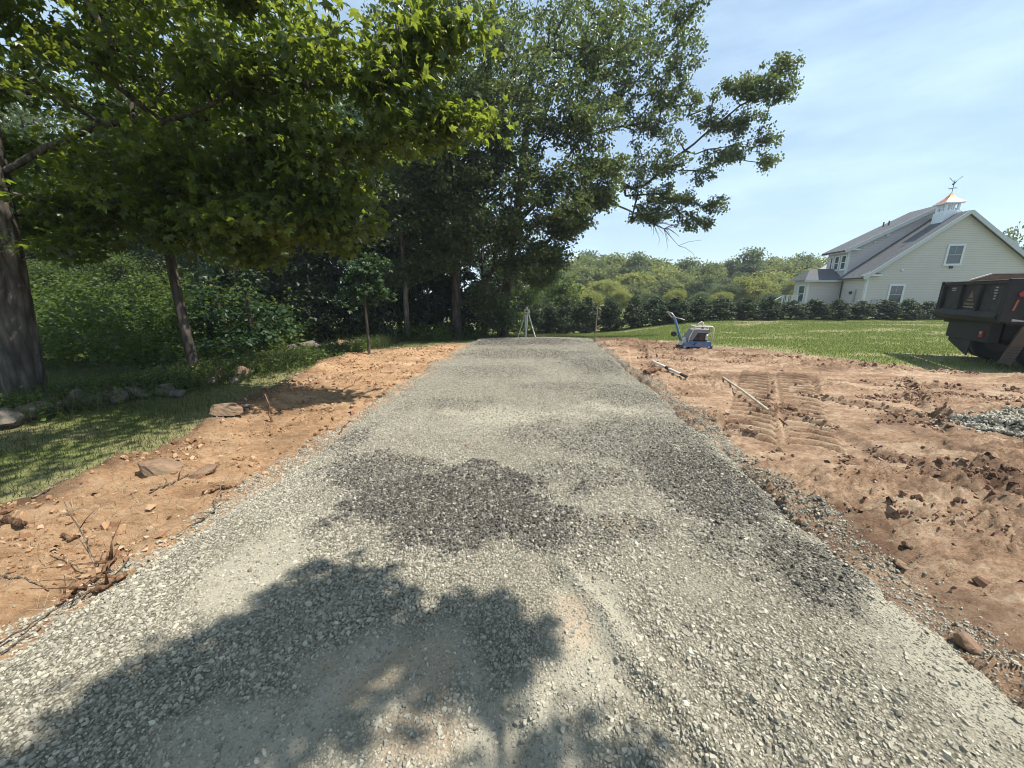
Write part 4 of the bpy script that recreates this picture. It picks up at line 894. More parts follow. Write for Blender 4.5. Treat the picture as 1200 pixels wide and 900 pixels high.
stick('root', [(0, 620), (18, 627), (32, 634)], (.03, .02), 'thick broken root in the shade at the lawn corner', 'root', z=.03, seed=5)
stick('root', [(75, 642), (85, 645), (98, 640)], (.014, .01), 'short brown root piece lying on the orange soil', 'root', z=.015, seed=6)
stick('stick', [(240, 585), (260, 580), (283, 578)], (.014, .011), 'straight brown stick lying beneath the flat slab', z=.02, seed=7, twigs=2)
stick('stick', [(235, 622), (252, 610), (256, 595), (268, 590)], (.004, .008), 'crooked pale twig beside the gravel edge', 'twig', 'dead', z=.015, seed=8, twigs=4)
stick('stick', [(40, 590), (65, 580), (85, 572)], (.008, .005), 'pale thin stick at the edge of the shaded lawn', 'stick', 'dead', z=.02, seed=9, twigs=1)
stick('stick', [(180, 588), (200, 577), (222, 566)], (.009, .006), 'pale branch lying from the largest brown rock to the slab', 'stick', 'dead', z=.03, seed=10, twigs=2)
stick('stick', [(0, 688), (30, 690), (58, 694)], (.005, .004), 'thin straw coloured stick across the orange soil', 'stick', 'dead', z=.012, seed=11)
stick('stick', [(5, 775), (60, 735), (130, 690), (155, 668)], (.005, .003), 'long thin dry stem along the gravel edge', 'stem', 'dead', z=.02, seed=12, jit=.015)
stick('stick', [(0, 790), (45, 748), (100, 712)], (.004, .003), 'second long dry stem lower down along the gravel edge', 'stem', 'dead', z=.015, seed=13, jit=.015)
stick('stick', [(320, 473), (335, 458), (350, 448)], (.011, .008), 'branch leaning from the upright stick to the berm', 'stick', 'dead', z=.07, seed=14, twigs=1)
stick('stick', [(400, 462), (412, 455), (424, 446)], (.012, .006), 'dark twig in the middle of the orange verge', 'twig', 'root', z=.02, seed=15, twigs=3)
stick('stick', [(398, 515), (402, 507), (410, 500)], (.009, .006), 'red brown stick at the gravel edge of the orange verge', 'stick', 'root', z=.02, seed=16)
stick('stick', [(55, 478, .05), (80, 440, .05)][:2], (.004, .003), 'tall dry grass stem before the maple trunk', 'stem', 'dead', z=.0, seed=17) if False else None
upright(58, 478, .5, (.06, .0), .004, 'pale dry stem standing before the thick maple trunk', 'dead', 5, 'dry_stem')
stick('root', [(913, 495), (935, 510), (958, 522)], (.010, .004), 'dark root trailing over the soil past the pole end', 'root', z=.015, seed=18)
# pole and pipe on the soil
def lying(name, a, b, r1, mat, label, cat, z=.03, za=0):
    xa, ya = G(*a); xb, yb = G(*b); mb = MB(); za_ = sf(xa, ya) + z + za; zb_ = sf(xb, yb) + z
    zc = max(za_, zb_)
    mb.tube([(xa, ya, za_ + .01), ((xa + xb) / 2, (ya + yb) / 2, zc + .012), (xb, yb, zb_ + .01)], r1, 10)
    return tag(mb.build(name, mat, bevel=0, smooth=False), label, cat)
M['pale_wood'] = plain('weathered_pole_wood', (.42, .38, .29), .8, var=.3, scale=14)
M['white_pipe'] = plain('white_plastic', (.72, .71, .66), .45, var=.1, dirt=(.4, .3, .22))
M['black_rub'] = plain('black_rubber', (.025, .025, .025), .7)
lying('wooden_pole', (846, 451), (899, 491), .018, M['pale_wood'], 'long pale wooden pole lying on the tyre marks', 'pole', .045)
def pipe():
    a, b = G(765, 433), G(803, 453); za, zb = sf(*a) + .06, sf(*b) + .05
    A, B = Vector((*a, za)), Vector((*b, zb)); d = B - A
    root = empty('measuring_rod', A, 0, 'white rod with a black joint lying beside the brown log', 'rod')
    MB().tube([Vector(), d * .46], .028, 10).build('rod_section', M['white_pipe'], root, smooth=False)
    MB().tube([d * .50, d * .86], .024, 10).build('rod_section', M['white_pipe'], root)
    MB().tube([d * .44, d * .52], .036, 10).build('joint', M['black_rub'], root)
    MB().tube([d * .86, d * 1.0], .026, 10).build('rod_end', M['black_rub'], root)
pipe()
lying('log', (755, 446), (771, 440), .05, M['root'], 'short thick brown log beside the white rod', 'log', .05)
# wooden stake at the crest
def stake():
    x, y = G(697, 403); z = sf(x, y); mb = MB()
    mb.box(-.015, .015, -.015, .015, -.1, 1.12); mb.add([(-.015, -.015, 1.12), (.015, -.015, 1.12), (.015, .015, 1.12), (-.015, .015, 1.12), (0, 0, 1.15)], [(0, 1, 4), (1, 2, 4), (2, 3, 4), (3, 0, 4)])
    o = mb.build('grade_stake', plain('stake_wood', (.16, .125, .09), .85, var=.3, scale=20)); o.location = (x, y, z); o.rotation_euler = (.02, .015, .4); tag(o, 'wooden grade stake standing at the far driveway corner', 'stake')
stake()

# ------------------------------------------------------------------ laser level on its tripod
def tripod():
    Y = 15.8; x, _, _ = W(617, 402, Y); z = sf(x, Y) - .02; k = 1.0
    legm = plain('tripod_pale_wood', (.72, .68, .58), .6, 0, var=.12); foot = plain('tripod_foot', (.10, .09, .08), .5)
    red = plain('head_red', (.40, .09, .05), .5); cream = plain('instrument_cream', (.72, .66, .50), .45, var=.1); drk = plain('instrument_dark', (.04, .035, .03), .3)
    t = empty('tripod', (x, Y, z), 0, 'pale surveying tripod with splayed legs at the end of the driveway', 'tripod')
    H = 1.02
    for a in (200, -20, 262):
        ca, sa = math.cos(rad(a)), math.sin(rad(a)); R0, R1 = .09, .40
        mb = MB()
        for o in (-.03, .03): mb.tube([(ca * R0 - sa * o, sa * R0 + ca * o, H), (ca * (R0 + (R1 - R0) * .55) - sa * o * .8, sa * (R0 + (R1 - R0) * .55) + ca * o * .8, H * .45)], .018 if a != 262 else .032, 8)
        mb.tube([(ca * (R0 + (R1 - R0) * .5), sa * (R0 + (R1 - R0) * .5), H * .5), (ca * R1, sa * R1, .06)], .02 if a != 262 else .034, 8)
        lg = mb.build('leg', legm, t)
        MB().tube([(ca * R1, sa * R1, .07), (ca * (R1 + .02), sa * (R1 + .02), -.05)], [.018, .004], 8).build('foot', foot, lg)
    MB().prism([(math.cos(k_ * .785) * .11, math.sin(k_ * .785) * .11) for k_ in range(8)], H, H + .035, 'z').build('head_plate', red, t, .004)
    MB().tube([(0, 0, H - .1), (0, 0, H)], .035, 10).build('clamp_knob', red, t)
    s = empty('laser_level', (x, Y, z + H + .035), 0, 'cream rotating laser level mounted on top of the tripod', 'laser level')
    MB().prism([(-.11, 0), (.11, 0), (.12, .05), (.11, .17), (-.10, .17), (-.12, .05)], -.09, .09).build('housing', cream, s, .012)
    MB().box(-.06, .03, -.096, -.088, .05, .13).build('window', drk, s)
    MB().tube([(0, 0, .17), (0, 0, .19), (0, 0, .26)], [.05, .055, .05], 12).build('rotor_head', cream, s)
    MB().tube([(-.09, 0, .17), (-.09, 0, .215), (.09, 0, .215), (.09, 0, .17)], .012, 8).build('handle', drk, s)
tripod()

# ------------------------------------------------------------------ plate compactor
def compactor():
    x, y = G(812, 412); z = sf(x, y) - .01
    t = empty('plate_compactor', (x, y, z), rad(-6), 'blue plate compactor with a cream roll cage on the red soil', 'plate compactor'); t.scale = (.93, .93, .95)
    blue = plain('compactor_blue', (.04, .13, .32), .6, var=.35, dirt=(.25, .2, .16)); cream = plain('cage_cream', (.62, .60, .50), .45, var=.12, dirt=(.36, .28, .2))
    dk = plain('engine_dark', (.035, .03, .035), .5); red = plain('engine_red', (.05, .018, .018), .5); grey = plain('shroud_grey', (.19, .19, .195), .5, var=.15); blk = M['black_rub']; alloy = plain('alloy', (.5, .5, .48), .4, .7)
    MB().prism([(-.46, .10), (-.40, .02), (-.30, 0), (.30, 0), (.42, .03), (.47, .12), (.45, .135), (.38, .05), (.28, .025), (-.28, .025), (-.37, .045), (-.43, .115)], -.25, .25).build('base_plate', blk, t)
    MB().prism([(-.42, .06), (-.30, .035), (-.24, .10), (.16, .10), (.22, .04), (.42, .05), (.44, .13), (.42, .26), (-.22, .26), (-.36, .20)], -.22, .22).build('deck', blue, t, .006)
    MB().tube([(-.14, -.16, .09), (-.14, .16, .09)], .055, 14).build('exciter', dk, t)
    MB().tube([(.10, -.19, .09), (.10, .19, .09)], .06, 14).build('exciter', dk, t)
    MB().box(-.06, .34, -.15, .15, .262, .50).build('engine', dk, t, .02)
    e = MB().tube([(.12, -.20, .38), (.12, -.152, .38)], .085, 16).build('recoil_starter', red, t)
    MB().box(.25, .33, -.19, -.152, .30, .46).build('muffler_guard', alloy, t, .008)
    MB().tube([(-.05, -.175, .33), (.02, -.21, .30), (.05, -.20, .24), (-.10, -.235, .17)], .012, 6).build('hose', blk, t, smooth=True)
    MB().tube([(.20, -.02, .62), (.20, -.02, .665)], .035, 12).build('fuel_cap', dk, t)
    for xb in (-.34, .36): MB().tube([(xb, -.235, .10), (xb, -.222, .10)], .03, 10).build('bolt', alloy, t)
    MB().prism([(-.30, .28), (-.10, .28), (.02, .50), (.36, .50), (.38, .62), (-.02, .63), (-.12, .60), (-.30, .36)], -.17, .17).build('engine_cover', grey, t, .01)
    for s in (-.21, .21):
        MB().tube([(-.24, s, .25), (-.22, s, .40), (-.12, s, .62), (-.10, s, .68), (-.06, s, .70), (.38, s, .70), (.43, s, .68), (.45, s, .63), (.44, s, .25)], .018, 8).build('roll_cage_side', cream, t, smooth=True)
    for xb in (-.08, .40): MB().tube([(xb, -.21, .70), (xb, .21, .70)], .016, 8).build('roll_cage_cross_bar', cream, t, smooth=True)
    MB().tube([(.02, 0, .70), (.08, 0, .78), (.16, 0, .82), (.20, 0, .80), (.19, 0, .70)], .02, 8).build('lifting_eye', cream, t, smooth=True)
    MB().prism([(-.44, .14), (-.36, .12), (-.16, .38), (-.20, .43), (-.30, .36)], -.13, .13).build('hinge_bracket', cream, t, .008)
    h = MB().tube([(-.40, -.06, .26), (-.50, -.06, .55), (-.62, -.06, .86), (-.68, -.05, .98)], .024, 8).tube([(-.40, .06, .26), (-.50, .06, .55), (-.62, .06, .86), (-.68, .05, .98)], .024, 8).build('handle', plain('handle_blue', (.12, .26, .42), .45, var=.2), t, smooth=True)
    MB().tube([(-.66, -.2, .93), (-.80, -.2, 1.08), (-.84, -.12, 1.10), (-.84, .12, 1.10), (-.80, .2, 1.08), (-.66, .2, .93)], .016, 8).build('grip', alloy, h, smooth=True)
    MB().tube([(-.66, -.1, .96), (-.44, -.12, .90), (-.38, -.12, .885)], .014, 8).build('throttle_lever', alloy, h, smooth=True)
    for s in (-.05,):
        MB().tube([(-.64, s - .05, .46), (-.64, s + .06, .46)], .075, 16).build('travel_wheel', blk, t)
    MB().tube([(-.64, 0, .46), (-.50, 0, .42), (-.42, 0, .30)], .012, 6).build('wheel_arm', blk, t)
compactor()

# ------------------------------------------------------------------ dump truck
def truck():
    A = Vector((10.27, 7.95, 0)); far_ = Vector((11.5, 10.25, 0)); w = (far_ - A); Wd = w.length; w.normalize()
    z0 = float(terrain(11, 9))
    t = empty('dump_truck', (A.x, A.y, z0), math.atan2(w.y, w.x) - math.pi / 2, 'black dump truck parked on the lawn with its scuffed tailgate towards the soil', 'dump truck')
    # local: +y runs across the tail from the near corner, +x runs towards the cab
    blk = plain('truck_black', (.014, .013, .015), .75, var=.35, dirt=(.03, .028, .027), scale=3); pan = plain('truck_panel', (.026, .024, .026), .75, var=.35, dirt=(.05, .048, .044), scale=4)
    edge = plain('highlight_pale', (.36, .35, .33), .5, .1, var=.3); red = plain('lamp_red', (.30, .02, .02), .4); amb = plain('reflector_orange', (.32, .10, .05), .5); brown = plain('sideboard_wood', (.26, .13, .075), .8, var=.3, scale=10); pale = plain('board_highlight', (.62, .56, .48), .6)
    gold = plain('worn_gold_mark', (.20, .12, .05), .6); wht = plain('worn_white_mark', (.34, .34, .33), .6); chrome = plain('rim_steel', (.05, .05, .05), .5, .2); glass = plain('cab_glass', (.03, .04, .05), .08); flapm = plain('step_brown', (.075, .05, .035), .7, var=.3)
    zt, zb, L = 1.90, 1.02, 3.6
    # tailgate frame and recessed panels
    g = MB().box(-.02, .04, .07, Wd - .07, zb + .12, zt - .06).build('tailgate', pan, t)
    MB().box(-.07, .05, 0, Wd, zt - .075, zt).build('top_rail', blk, g, .01)
    MB().box(-.075, -.005, .04, Wd - .04, zt + .002, zt + .012).build('rail_highlight', edge, g)  # thin pale strip, a painted highlight along the tailgate's top rail
    MB().prism([(-.02, zb + .24), (-.10, zb + .20), (-.13, zb + .10), (-.02, zb - .02)], .02, Wd - .02).build('bottom_rail', blk, g, .01)
    for c in (.04, Wd * .36, Wd * .655, Wd - .05):
        MB().prism([(c - .055, zb + .14), (c + .055, zb + .14), (c + .045, zt - .08), (c - .045, zt - .08)], -.085, -.021, 'x').build('rib', blk, g, .008)
    # worn lettering patches on the middle and near panels: an emblem over two short lines, strokes down a sticker
    m = MB(); c = Wd * .51; m.add([(-.024, c - .10, 1.52), (-.024, c + .10, 1.52), (-.024, c, 1.70)], [(0, 1, 2)])
    m.add([(-.024, c - .12, 1.49), (-.024, c + .12, 1.49), (-.024, c + .12, 1.45), (-.024, c - .12, 1.45)], [(0, 1, 2, 3)])
    rr = random.Random(2); yy = c - .2
    while yy < c + .2: ww = rr.uniform(.02, .045); m.box(-.026, -.0215, yy, yy + ww, 1.36, 1.41); yy += ww + .012
    m.build('emblem', gold, g)
    m = MB(); yy = c - .2
    while yy < c + .2: ww = rr.uniform(.012, .03); m.box(-.026, -.0215, yy, yy + ww, 1.30, 1.325); yy += ww + .012
    m.build('small_lettering', wht, g)
    m = MB(); c2 = Wd * .17
    for k in range(5): m.box(-.026, -.0215, c2 - rr.uniform(.03, .07), c2 + rr.uniform(.03, .07), 1.74 - k * .06, 1.77 - k * .06)
    m.build('sticker', wht, g); m = MB(); c3 = Wd * .83
    for k in range(2): m.box(-.026, -.0215, c3 - .1, c3 + .09, 1.74 - k * .05, 1.765 - k * .05)
    m.build('sticker', wht, g)
    for s, c in (('n', -.035), ('f', Wd + .035)):
        MB().box(-.09, .10, c - .035, c + .035, zb + .02, zt + .03).build('corner_post', blk, t, .012)
    # bed sides with ribs, floor and head board
    for c0, c1 in ((-.06, -.01), (Wd + .01, Wd + .06)):
        b = MB().prism([(.06, 1.12), (.5, 1.05), (L, 1.05), (L, zt), (.06, zt)], c0, c1).build('bed_side', blk, t, .005)
        for k in range(5): MB().box(.5 + k * .68, .58 + k * .68, (c0 - .05) if c0 < 0 else c1, c0 if c0 < 0 else c1 + .05, 1.06, zt - .02).build('side_rib', blk, b)
        sb = MB().prism([(.42, zt + .01), (L, zt + .01), (L, zt + .20), (.78, zt + .20), (.42, zt + .05)], c0 + .005, c1 - .005).build('side_board', brown, t)
        MB().prism([(.42, zt + .052), (.78, zt + .202), (L, zt + .202), (L, zt + .225), (.76, zt + .225), (.40, zt + .075)], c0 - .002, c1 + .002).build('board_highlight', pale, sb)  # pale strip puts the highlight on the board's top edge into colour
    MB().box(.05, L, 0, Wd, 1.0, 1.06).build('bed_floor', blk, t)
    MB().box(L, L + .06, -.06, Wd + .06, 1.0, zt + .3).build('head_board', blk, t)
    # tail lamp and orange strip on the side by the near corner
    MB().tube([(.12, -.12, 1.62), (.12, -.075, 1.62)], .055, 14).build('tail_light', red, t)
    MB().prism([(.045, 1.28), (.075, 1.28), (.11, 1.5), (.08, 1.5)], -.09, -.072).build('reflector', amb, t)
    # chassis
    for c in (Wd * .34, Wd * .66): MB().box(.15, 6.2, c - .05, c + .05, .68, .92).build('chassis_rail', blk, t)
    MB().box(.05, .22, Wd * .16, Wd * .84, .55, 1.0).build('rear_cross_member', blk, t, .01)
    lb = MB().box(.02, .05, Wd * .23, Wd * .275, .66, .80).build('tail_light', red, t)
    MB().box(.012, .018, Wd * .235, Wd * .27, .74, .79).build('lens', wht, lb)
    MB().box(.30, .9, Wd * .2, Wd * .8, .62, .99).build('hoist_frame', blk, t, .01)
    MB().prism([(Wd * .45, .98), (Wd * .80, .98), (Wd * .82, .46), (Wd * .70, .36), (Wd * .46, .18), (Wd * .44, .45)], .10, .125, 'x').build('mud_flap', pan, t)
    MB().prism([(Wd * .50, 1.0), (Wd * .93, 1.0), (Wd * .95, .9), (Wd * .50, .9)], .05, .3, 'x').build('hitch_plate', blk, t, .01)
    f = MB().prism([(.30, .98), (.48, .98), (.30, .16), (.12, .20)], -.03, .03).build('mud_flap', flapm, t)
    for k in range(6): MB().box(.15 + k * .012, .31 + k * .012, -.042, -.031, .22 + k * .06, .245 + k * .06).build('flap_rib', pan, f)
    # wheels
    def wheel(x, y0, y1):
        r_ = .47; n = 28; mb = MB()
        prof = [(r_ * .55, y0), (r_ * .93, y0), (r_, y0 + .05), (r_, y1 - .05), (r_ * .93, y1), (r_ * .55, y1)]
        for i, (q, yy) in enumerate(prof): mb.v += [(x + math.cos(k * 6.2832 / n) * q, yy, .47 + math.sin(k * 6.2832 / n) * q) for k in range(n)]
        for i in range(len(prof)):
            j = (i + 1) % len(prof)
            for k in range(n): mb.f.append((i * n + k, i * n + (k + 1) % n, j * n + (k + 1) % n, j * n + k))
        wl = mb.build('wheel', M['black_rub'], t, smooth=False)
        MB().tube([(x, y0 + .02, .47), (x, y0 + .08, .47), (x, y1 - .08, .47), (x, y1 - .02, .47)], [r_ * .56, r_ * .30, r_ * .30, r_ * .56], 20).build('rim', chrome, wl)
    for x_ in (.98, 5.0):
        wheel(x_, .02, .28); wheel(x_, Wd - .28, Wd - .02)
        if x_ < 2: wheel(x_, .32, .56); wheel(x_, Wd - .56, Wd - .32)
        MB().tube([(x_, .5, .47), (x_, Wd - .5, .47)], .07, 10).build('axle', blk, t)
    # cab
    MB().prism([(4.0, .75), (6.5, .75), (6.5, 1.45), (5.6, 1.55), (5.2, 2.45), (4.0, 2.5)], .08, Wd - .08).build('cab', blk, t, .03)
    for c0, c1 in ((.068, .078), (Wd - .078, Wd - .068)): MB().prism([(4.25, 1.6), (5.35, 1.6), (5.08, 2.3), (4.25, 2.32)], c0, c1).build('cab_window', glass, t)
    MB().box(6.5, 6.62, .05, Wd - .05, .55, .8).build('bumper', chrome, t, .01)
truck()

# ------------------------------------------------------------------ house
def siding(name, c):
    t = NT(name); co = t.n('ShaderNodeTexCoord'); s = t.n('ShaderNodeSeparateXYZ'); t.l(co.outputs['Object'], s.inputs[0])
    fr = t.math('FRACT', t.math('MULTIPLY', s.outputs['Z'], 8.5))
    f = t.tex(.8, 4); col = t.mix(t.ramp(f, [(.3, (0, 0, 0)), (.7, (1, 1, 1))]), tuple(v * .93 for v in c), c)
    col = t.mix(t.ramp(fr, [(0, (.9, .9, .9)), (.16, (0, 0, 0))]), col, tuple(v * .5 for v in c))
    return t.done(t.bsdf(col, .6, .3, 0, fr, .8, .03))
def shingle():
    t = NT('asphalt_shingle'); f = t.tex(30, 4, .7); g = t.tex(1.5, 3)
    b = t.n('ShaderNodeTexBrick'); co = t.n('ShaderNodeTexCoord'); mp = t.n('ShaderNodeMapping'); mp.inputs['Rotation'].default_value = (0, rad(90), 0); t.l(co.outputs['Object'], mp.inputs[0]); t.l(mp.outputs[0], b.inputs['Vector'])
    b.inputs['Scale'].default_value = 5; b.inputs['Color1'].default_value = (.085, .088, .092, 1); b.inputs['Color2'].default_value = (.125, .128, .132, 1); b.inputs['Mortar'].default_value = (.09, .085, .09, 1); b.inputs['Mortar Size'].default_value = .01
    c = t.mix(1.0, b.outputs['Color'], t.ramp(f, [(.3, (.75, .75, .75)), (.7, (1.25, 1.25, 1.25))]), 'MULTIPLY')
    return t.done(t.bsdf(c, .9, .2, 0, f, .4, .01))
def house():
    base = empty('house', (31.47, 28, 0), rad(-12), 'pale green grey clapboard house with dark shingle gables and a white cupola', 'house')
    wall = siding('clapboard', (.64, .59, .60)); roofm = shingle(); trim = plain('white_trim', (.66, .68, .68), .5, var=.05); fascia = plain('fascia_grey_white', (.48, .50, .51), .5, var=.05)
    glass = plain('window_glass', (.05, .065, .085), .06, spec=.8, var=.4, scale=1.2); dark = plain('dark_metal', (.03, .03, .035), .5); steel = plain('meter_grey', (.36, .37, .37), .5)
    sl = (7.12 - 2.90) / 5.25
    # block one: the gable wall that faces the lawn
    MB().prism([(-5.1, -1), (5.1, -1), (5.1, 2.93), (0, 2.93 + 5.1 * sl - .02), (-5.1, 2.93)], 0, 9).build('wall', wall, base)
    MB().prism([(-7.45, -1), (-5.12, -1), (-5.12, 2.68), (-7.45, 2.68)], 3.1, 5.3).build('wing_wall', wall, base)
    MB().prism([(-5.11, 2.5), (4.9, 2.5), (4.9, 5.0), (.34, 7.75), (-5.11, 5.02)], 2.8, 5.0).build('upper_wall', wall, base)
    def slope(name, p0, p1, y0, y1, th=.14, mat=roofm, par=base):
        n = Vector((-(p1[1] - p0[1]), p1[0] - p0[0])).normalized() * th
        if n.y < 0: n = -n
        return MB().prism([p0, p1, (p1[0] + n.x, p1[1] + n.y), (p0[0] + n.x, p0[1] + n.y)], y0, y1).build(name, mat, par)
    r1 = slope('roof', (-5.45, 2.93 - .35 * sl), (0, 2.93 + 5.1 * sl), -.30, 2.79)
    slope('roof', (5.45, 2.93 - .35 * sl), (0, 2.93 + 5.1 * sl), -.30, 9)
    def rake(p0, p1, y, w=.24, th=.05, par=base):
        d = Vector((p1[0] - p0[0], p1[1] - p0[1])).normalized(); n = Vector((-d.y, d.x));
        if n.y < 0: n = -n
        a = Vector(p0) - n * (w - .16); b = Vector(p1) - n * (w - .16)
        return MB().prism([tuple(a), tuple(b), tuple(b + n * w), tuple(a + n * w)], y - th, y).build('rake_board', fascia, par)
    rake((-5.47, 2.93 - .37 * sl), (0, 2.93 + 5.1 * sl - .02), -.302); rake((5.47, 2.93 - .37 * sl), (0, 2.93 + 5.1 * sl - .02), -.304)
    # soffit returns at the eave ends
    for (x0, x1, yy, z) in ((-5.5, -4.35, 0, 2.84), (-5.5, -4.5, 2.8, 4.93)):
        q = MB().prism([(x0, z), (x1, z), (x1, z + .13), (x0, z + .13)], yy - .32, yy - .002).build('cornice_return', trim, base)
        MB().add([(x0, yy - .34, z + .131), (x1, yy - .34, z + .131), (x1 - .1, yy - .01, z + .131), (x0, yy - .01, z + .131), (x0 + .45, yy - .01, z + .36), ], [(0, 1, 4), (1, 2, 4), (0, 4, 3), (0, 3, 2, 1), (2, 3, 4)]).build('return_roof', roofm, q)
    MB().box(-5.13, -4.98, -.02, -.001, -1, 2.84).build('corner_board', trim, base); MB().box(-5.125, -5.102, -.02, .12, -1, 2.84).build('corner_board', trim, base)
    MB().box(-7.47, -7.33, 3.08, 3.099, -1, 2.68).build('corner_board', trim, base); MB().box(-5.14, -4.99, 2.78, 2.799, 3.0, 4.95).build('corner_board', trim, base)
    MB().box(-5.35, -5.28, -.28, 3.0, 2.62, 2.72).build('gutter', trim, base); MB().box(-5.48, -5.40, 2.5, 5.9, 4.78, 4.90).build('gutter', trim, base)
    MB().tube([(-5.20, 2.75, 2.6), (-5.16, 2.75, 2.4), (-5.16, 2.75, -.5)], .05, 6).build('downspout', dark, base)
    # upper block roof and side wall with windows
    s2 = (8.0 - 5.02) / 5.44
    slope('upper_roof', (-5.5, 5.02 - .4 * s2 + .02), (.34, 8.0), 2.5, 5.75); slope('upper_roof', (5.4, 5.02), (.34, 8.0), 2.5, 5.75)
    rake((-5.52, 5.02 - .42 * s2 + .02), (.34, 7.98), 2.498, .26); rake((5.4, 5.02), (.34, 7.98), 2.496, .26)
    MB().prism([(-5.08, 2.9), (-4.95, 2.9), (-4.95, 5.0), (-5.08, 5.0)], 5.0, 5.6).build('side_wall', wall, base)
    def window(x0, x1, z0, z1, y, par=base, side=False, rows=2):
        def bx(a, b, c, d, e, f, nm, mt, pr): # a..b along the wall, c..d out from the wall, e..f up
            return (MB().box(a, b, -d + y, -c + y, e, f) if not side else MB().box(y - d, y - c, a, b, e, f)).build(nm, mt, pr)
        wn = bx(x0, x1, .006, .02, z0, z1, 'window', glass, par)
        fr = MB()
        def fb(a, b, e, f, o=.05):
            if not side: fr.box(a, b, y - o, y + .0 - .004, e, f)
            else: fr.box(y - o, y - .004, a, b, e, f)
        fb(x0 - .12, x0, z0 - .1, z1 + .12); fb(x1, x1 + .12, z0 - .1, z1 + .12); fb(x0, x1, z1, z1 + .12); fb(x0, x1, z0 - .1, z0)
        fr.build('frame', trim, wn)
        sh = MB(); zm = (z0 + z1) / 2
        if not side: sh.box(x0, x1, y - .035, y - .021, zm - .025, zm + .025); sh.box((x0 + x1) / 2 - .012, (x0 + x1) / 2 + .012, y - .030, y - .0215, zm + .026, z1)
        else: sh.box(y - .035, y - .021, x0, x1, zm - .025, zm + .025)
        sh.build('sash_bar', steel if not side else trim, wn)
        bx(x0 - .15, x1 + .15, .005, .09, z0 - .14, z0 - .102, 'sill', trim, wn)
    window(-3.48, -2.72, .88, 2.14, 0); window(-.52, .28, 3.66, 4.86, 0)
    window(2.95, 3.45, 3.55, 4.55, -5.11, side=True); window(3.85, 4.35, 3.55, 4.55, -5.11, side=True); window(4.75, 4.98, 3.55, 4.55, -5.11, side=True)
    window(3.45, 4.35, .9, 2.2, -7.45, side=True)
    # wing roof with hip
    MB().add([(-7.85, 2.78, 2.66), (-5.1, 2.78, 2.66), (-5.1, 4.4, 3.62), (-6.9, 4.4, 3.62), (-7.85, 5.6, 2.66), (-5.1, 5.6, 2.66)], [(0, 1, 2, 3), (0, 3, 4), (3, 2, 5, 4), (0, 4, 5, 1), (1, 5, 2)]).build('wing_roof', roofm, base)
    MB().box(-7.88, -5.2, 2.74, 2.78, 2.52, 2.655).build('fascia', fascia, base)
    # vents, lamps, meters
    for (x, y_, z, s, nm, mt) in [(-2.72, 2.8, 6.05, .13, 'wall_vent', trim), (-4.2, 2.8, 5.5, .06, 'pipe_vent', trim), (-3.9, 2.8, 5.5, .06, 'pipe_vent', trim), (-3.5, 2.8, 5.5, .07, 'pipe_vent', trim), (-3.05, 0, 3.25, .07, 'wall_lamp', trim), (-.15, 0, 3.42, .09, 'wall_lamp', dark), (-4.35, 0, .95, .2, 'meter_box', steel)]:
        MB().box(x - s, x + s, y_ - .09, y_ - .002, z - s, z + s).build(nm, mt, base, .01)
    MB().box(-5.22, -5.102, .9, 1.1, .9, 1.9).build('meter_box', steel, base, .01); MB().box(-5.22, -5.102, 1.4, 1.6, 1.55, 1.75).build('wall_lamp', dark, base, .01)
    for c in (4.3, 4.9): MB().tube([(-1.9, c, 6.8), (-1.9, c, 7.3)], .05, 8).build('vent_pipe', dark, base)
    # cupola
    cy = 1.25; cz = 2.93 + 5.1 * sl; cx = -.32
    white = plain('cupola_white', (.76, .79, .84), .5, var=.04); cop = plain('copper_sheet', (.80, .26, .10), .38, .65, var=.12, scale=3)
    cu = MB().box(cx - .48, cx + .48, cy - .48, cy + .48, cz - 1.05, cz + .25).build('cupola', white, base, .01)
    MB().box(cx - .42, cx + .42, cy - .42, cy + .42, cz + .25, cz + .33).build('cupola_sill', white, cu)
    for sx in (-1, 1):
        for sy in (-1, 1): MB().box(cx + sx * .36 - .06, cx + sx * .36 + .06, cy + sy * .36 - .06, cy + sy * .36 + .06, cz + .33, cz + .78).build('corner_post', white, cu)
        MB().box(cx + sx * .36 - .035, cx + sx * .36 + .035, cy - .04, cy + .04, cz + .33, cz + .78).build('mullion', white, cu)
    for sy in (-1, 1): MB().box(cx - .04, cx + .04, cy + sy * .36 - .035, cy + sy * .36 + .035, cz + .33, cz + .78).build('mullion', white, cu)
    MB().box(cx - .58, cx + .58, cy - .58, cy + .58, cz + .78, cz + .88).build('cornice', white, cu, .01)
    P = []; prof = [(.56, .88), (.40, 1.02), (.22, 1.20), (.10, 1.40), (.02, 1.56)]; mb = MB()
    for q, h in prof: mb.v += [(cx - q, cy - q, cz + h), (cx + q, cy - q, cz + h), (cx + q, cy + q, cz + h), (cx - q, cy + q, cz + h)]
    for i in range(4):
        for k in range(4): mb.f.append((i * 4 + k, i * 4 + (k + 1) % 4, i * 4 + 4 + (k + 1) % 4, i * 4 + 4 + k))
    mb.f.append((16, 17, 18, 19)); mb.f.append((3, 2, 1, 0)); mb.build('copper_roof', cop, cu)
    v = MB().tube([(cx, cy, cz + 1.5), (cx, cy, cz + 2.4)], .018, 6); v.tube([(cx - .28, cy, cz + 1.85), (cx + .28, cy, cz + 1.85)], .014, 5).tube([(cx, cy - .28, cz + 1.85), (cx, cy + .28, cz + 1.85)], .014, 5)
    v.tube([(cx - .35, cy, cz + 2.55), (cx, cy, cz + 2.2), (cx + .4, cy, cz + 2.6)], .016, 5); v.tube([(cx - .05, cy, cz + 2.1), (cx + .1, cy, cz + 2.28)], [.07, .03], 8)
    v.build('weather_vane', dark, cu)
house()
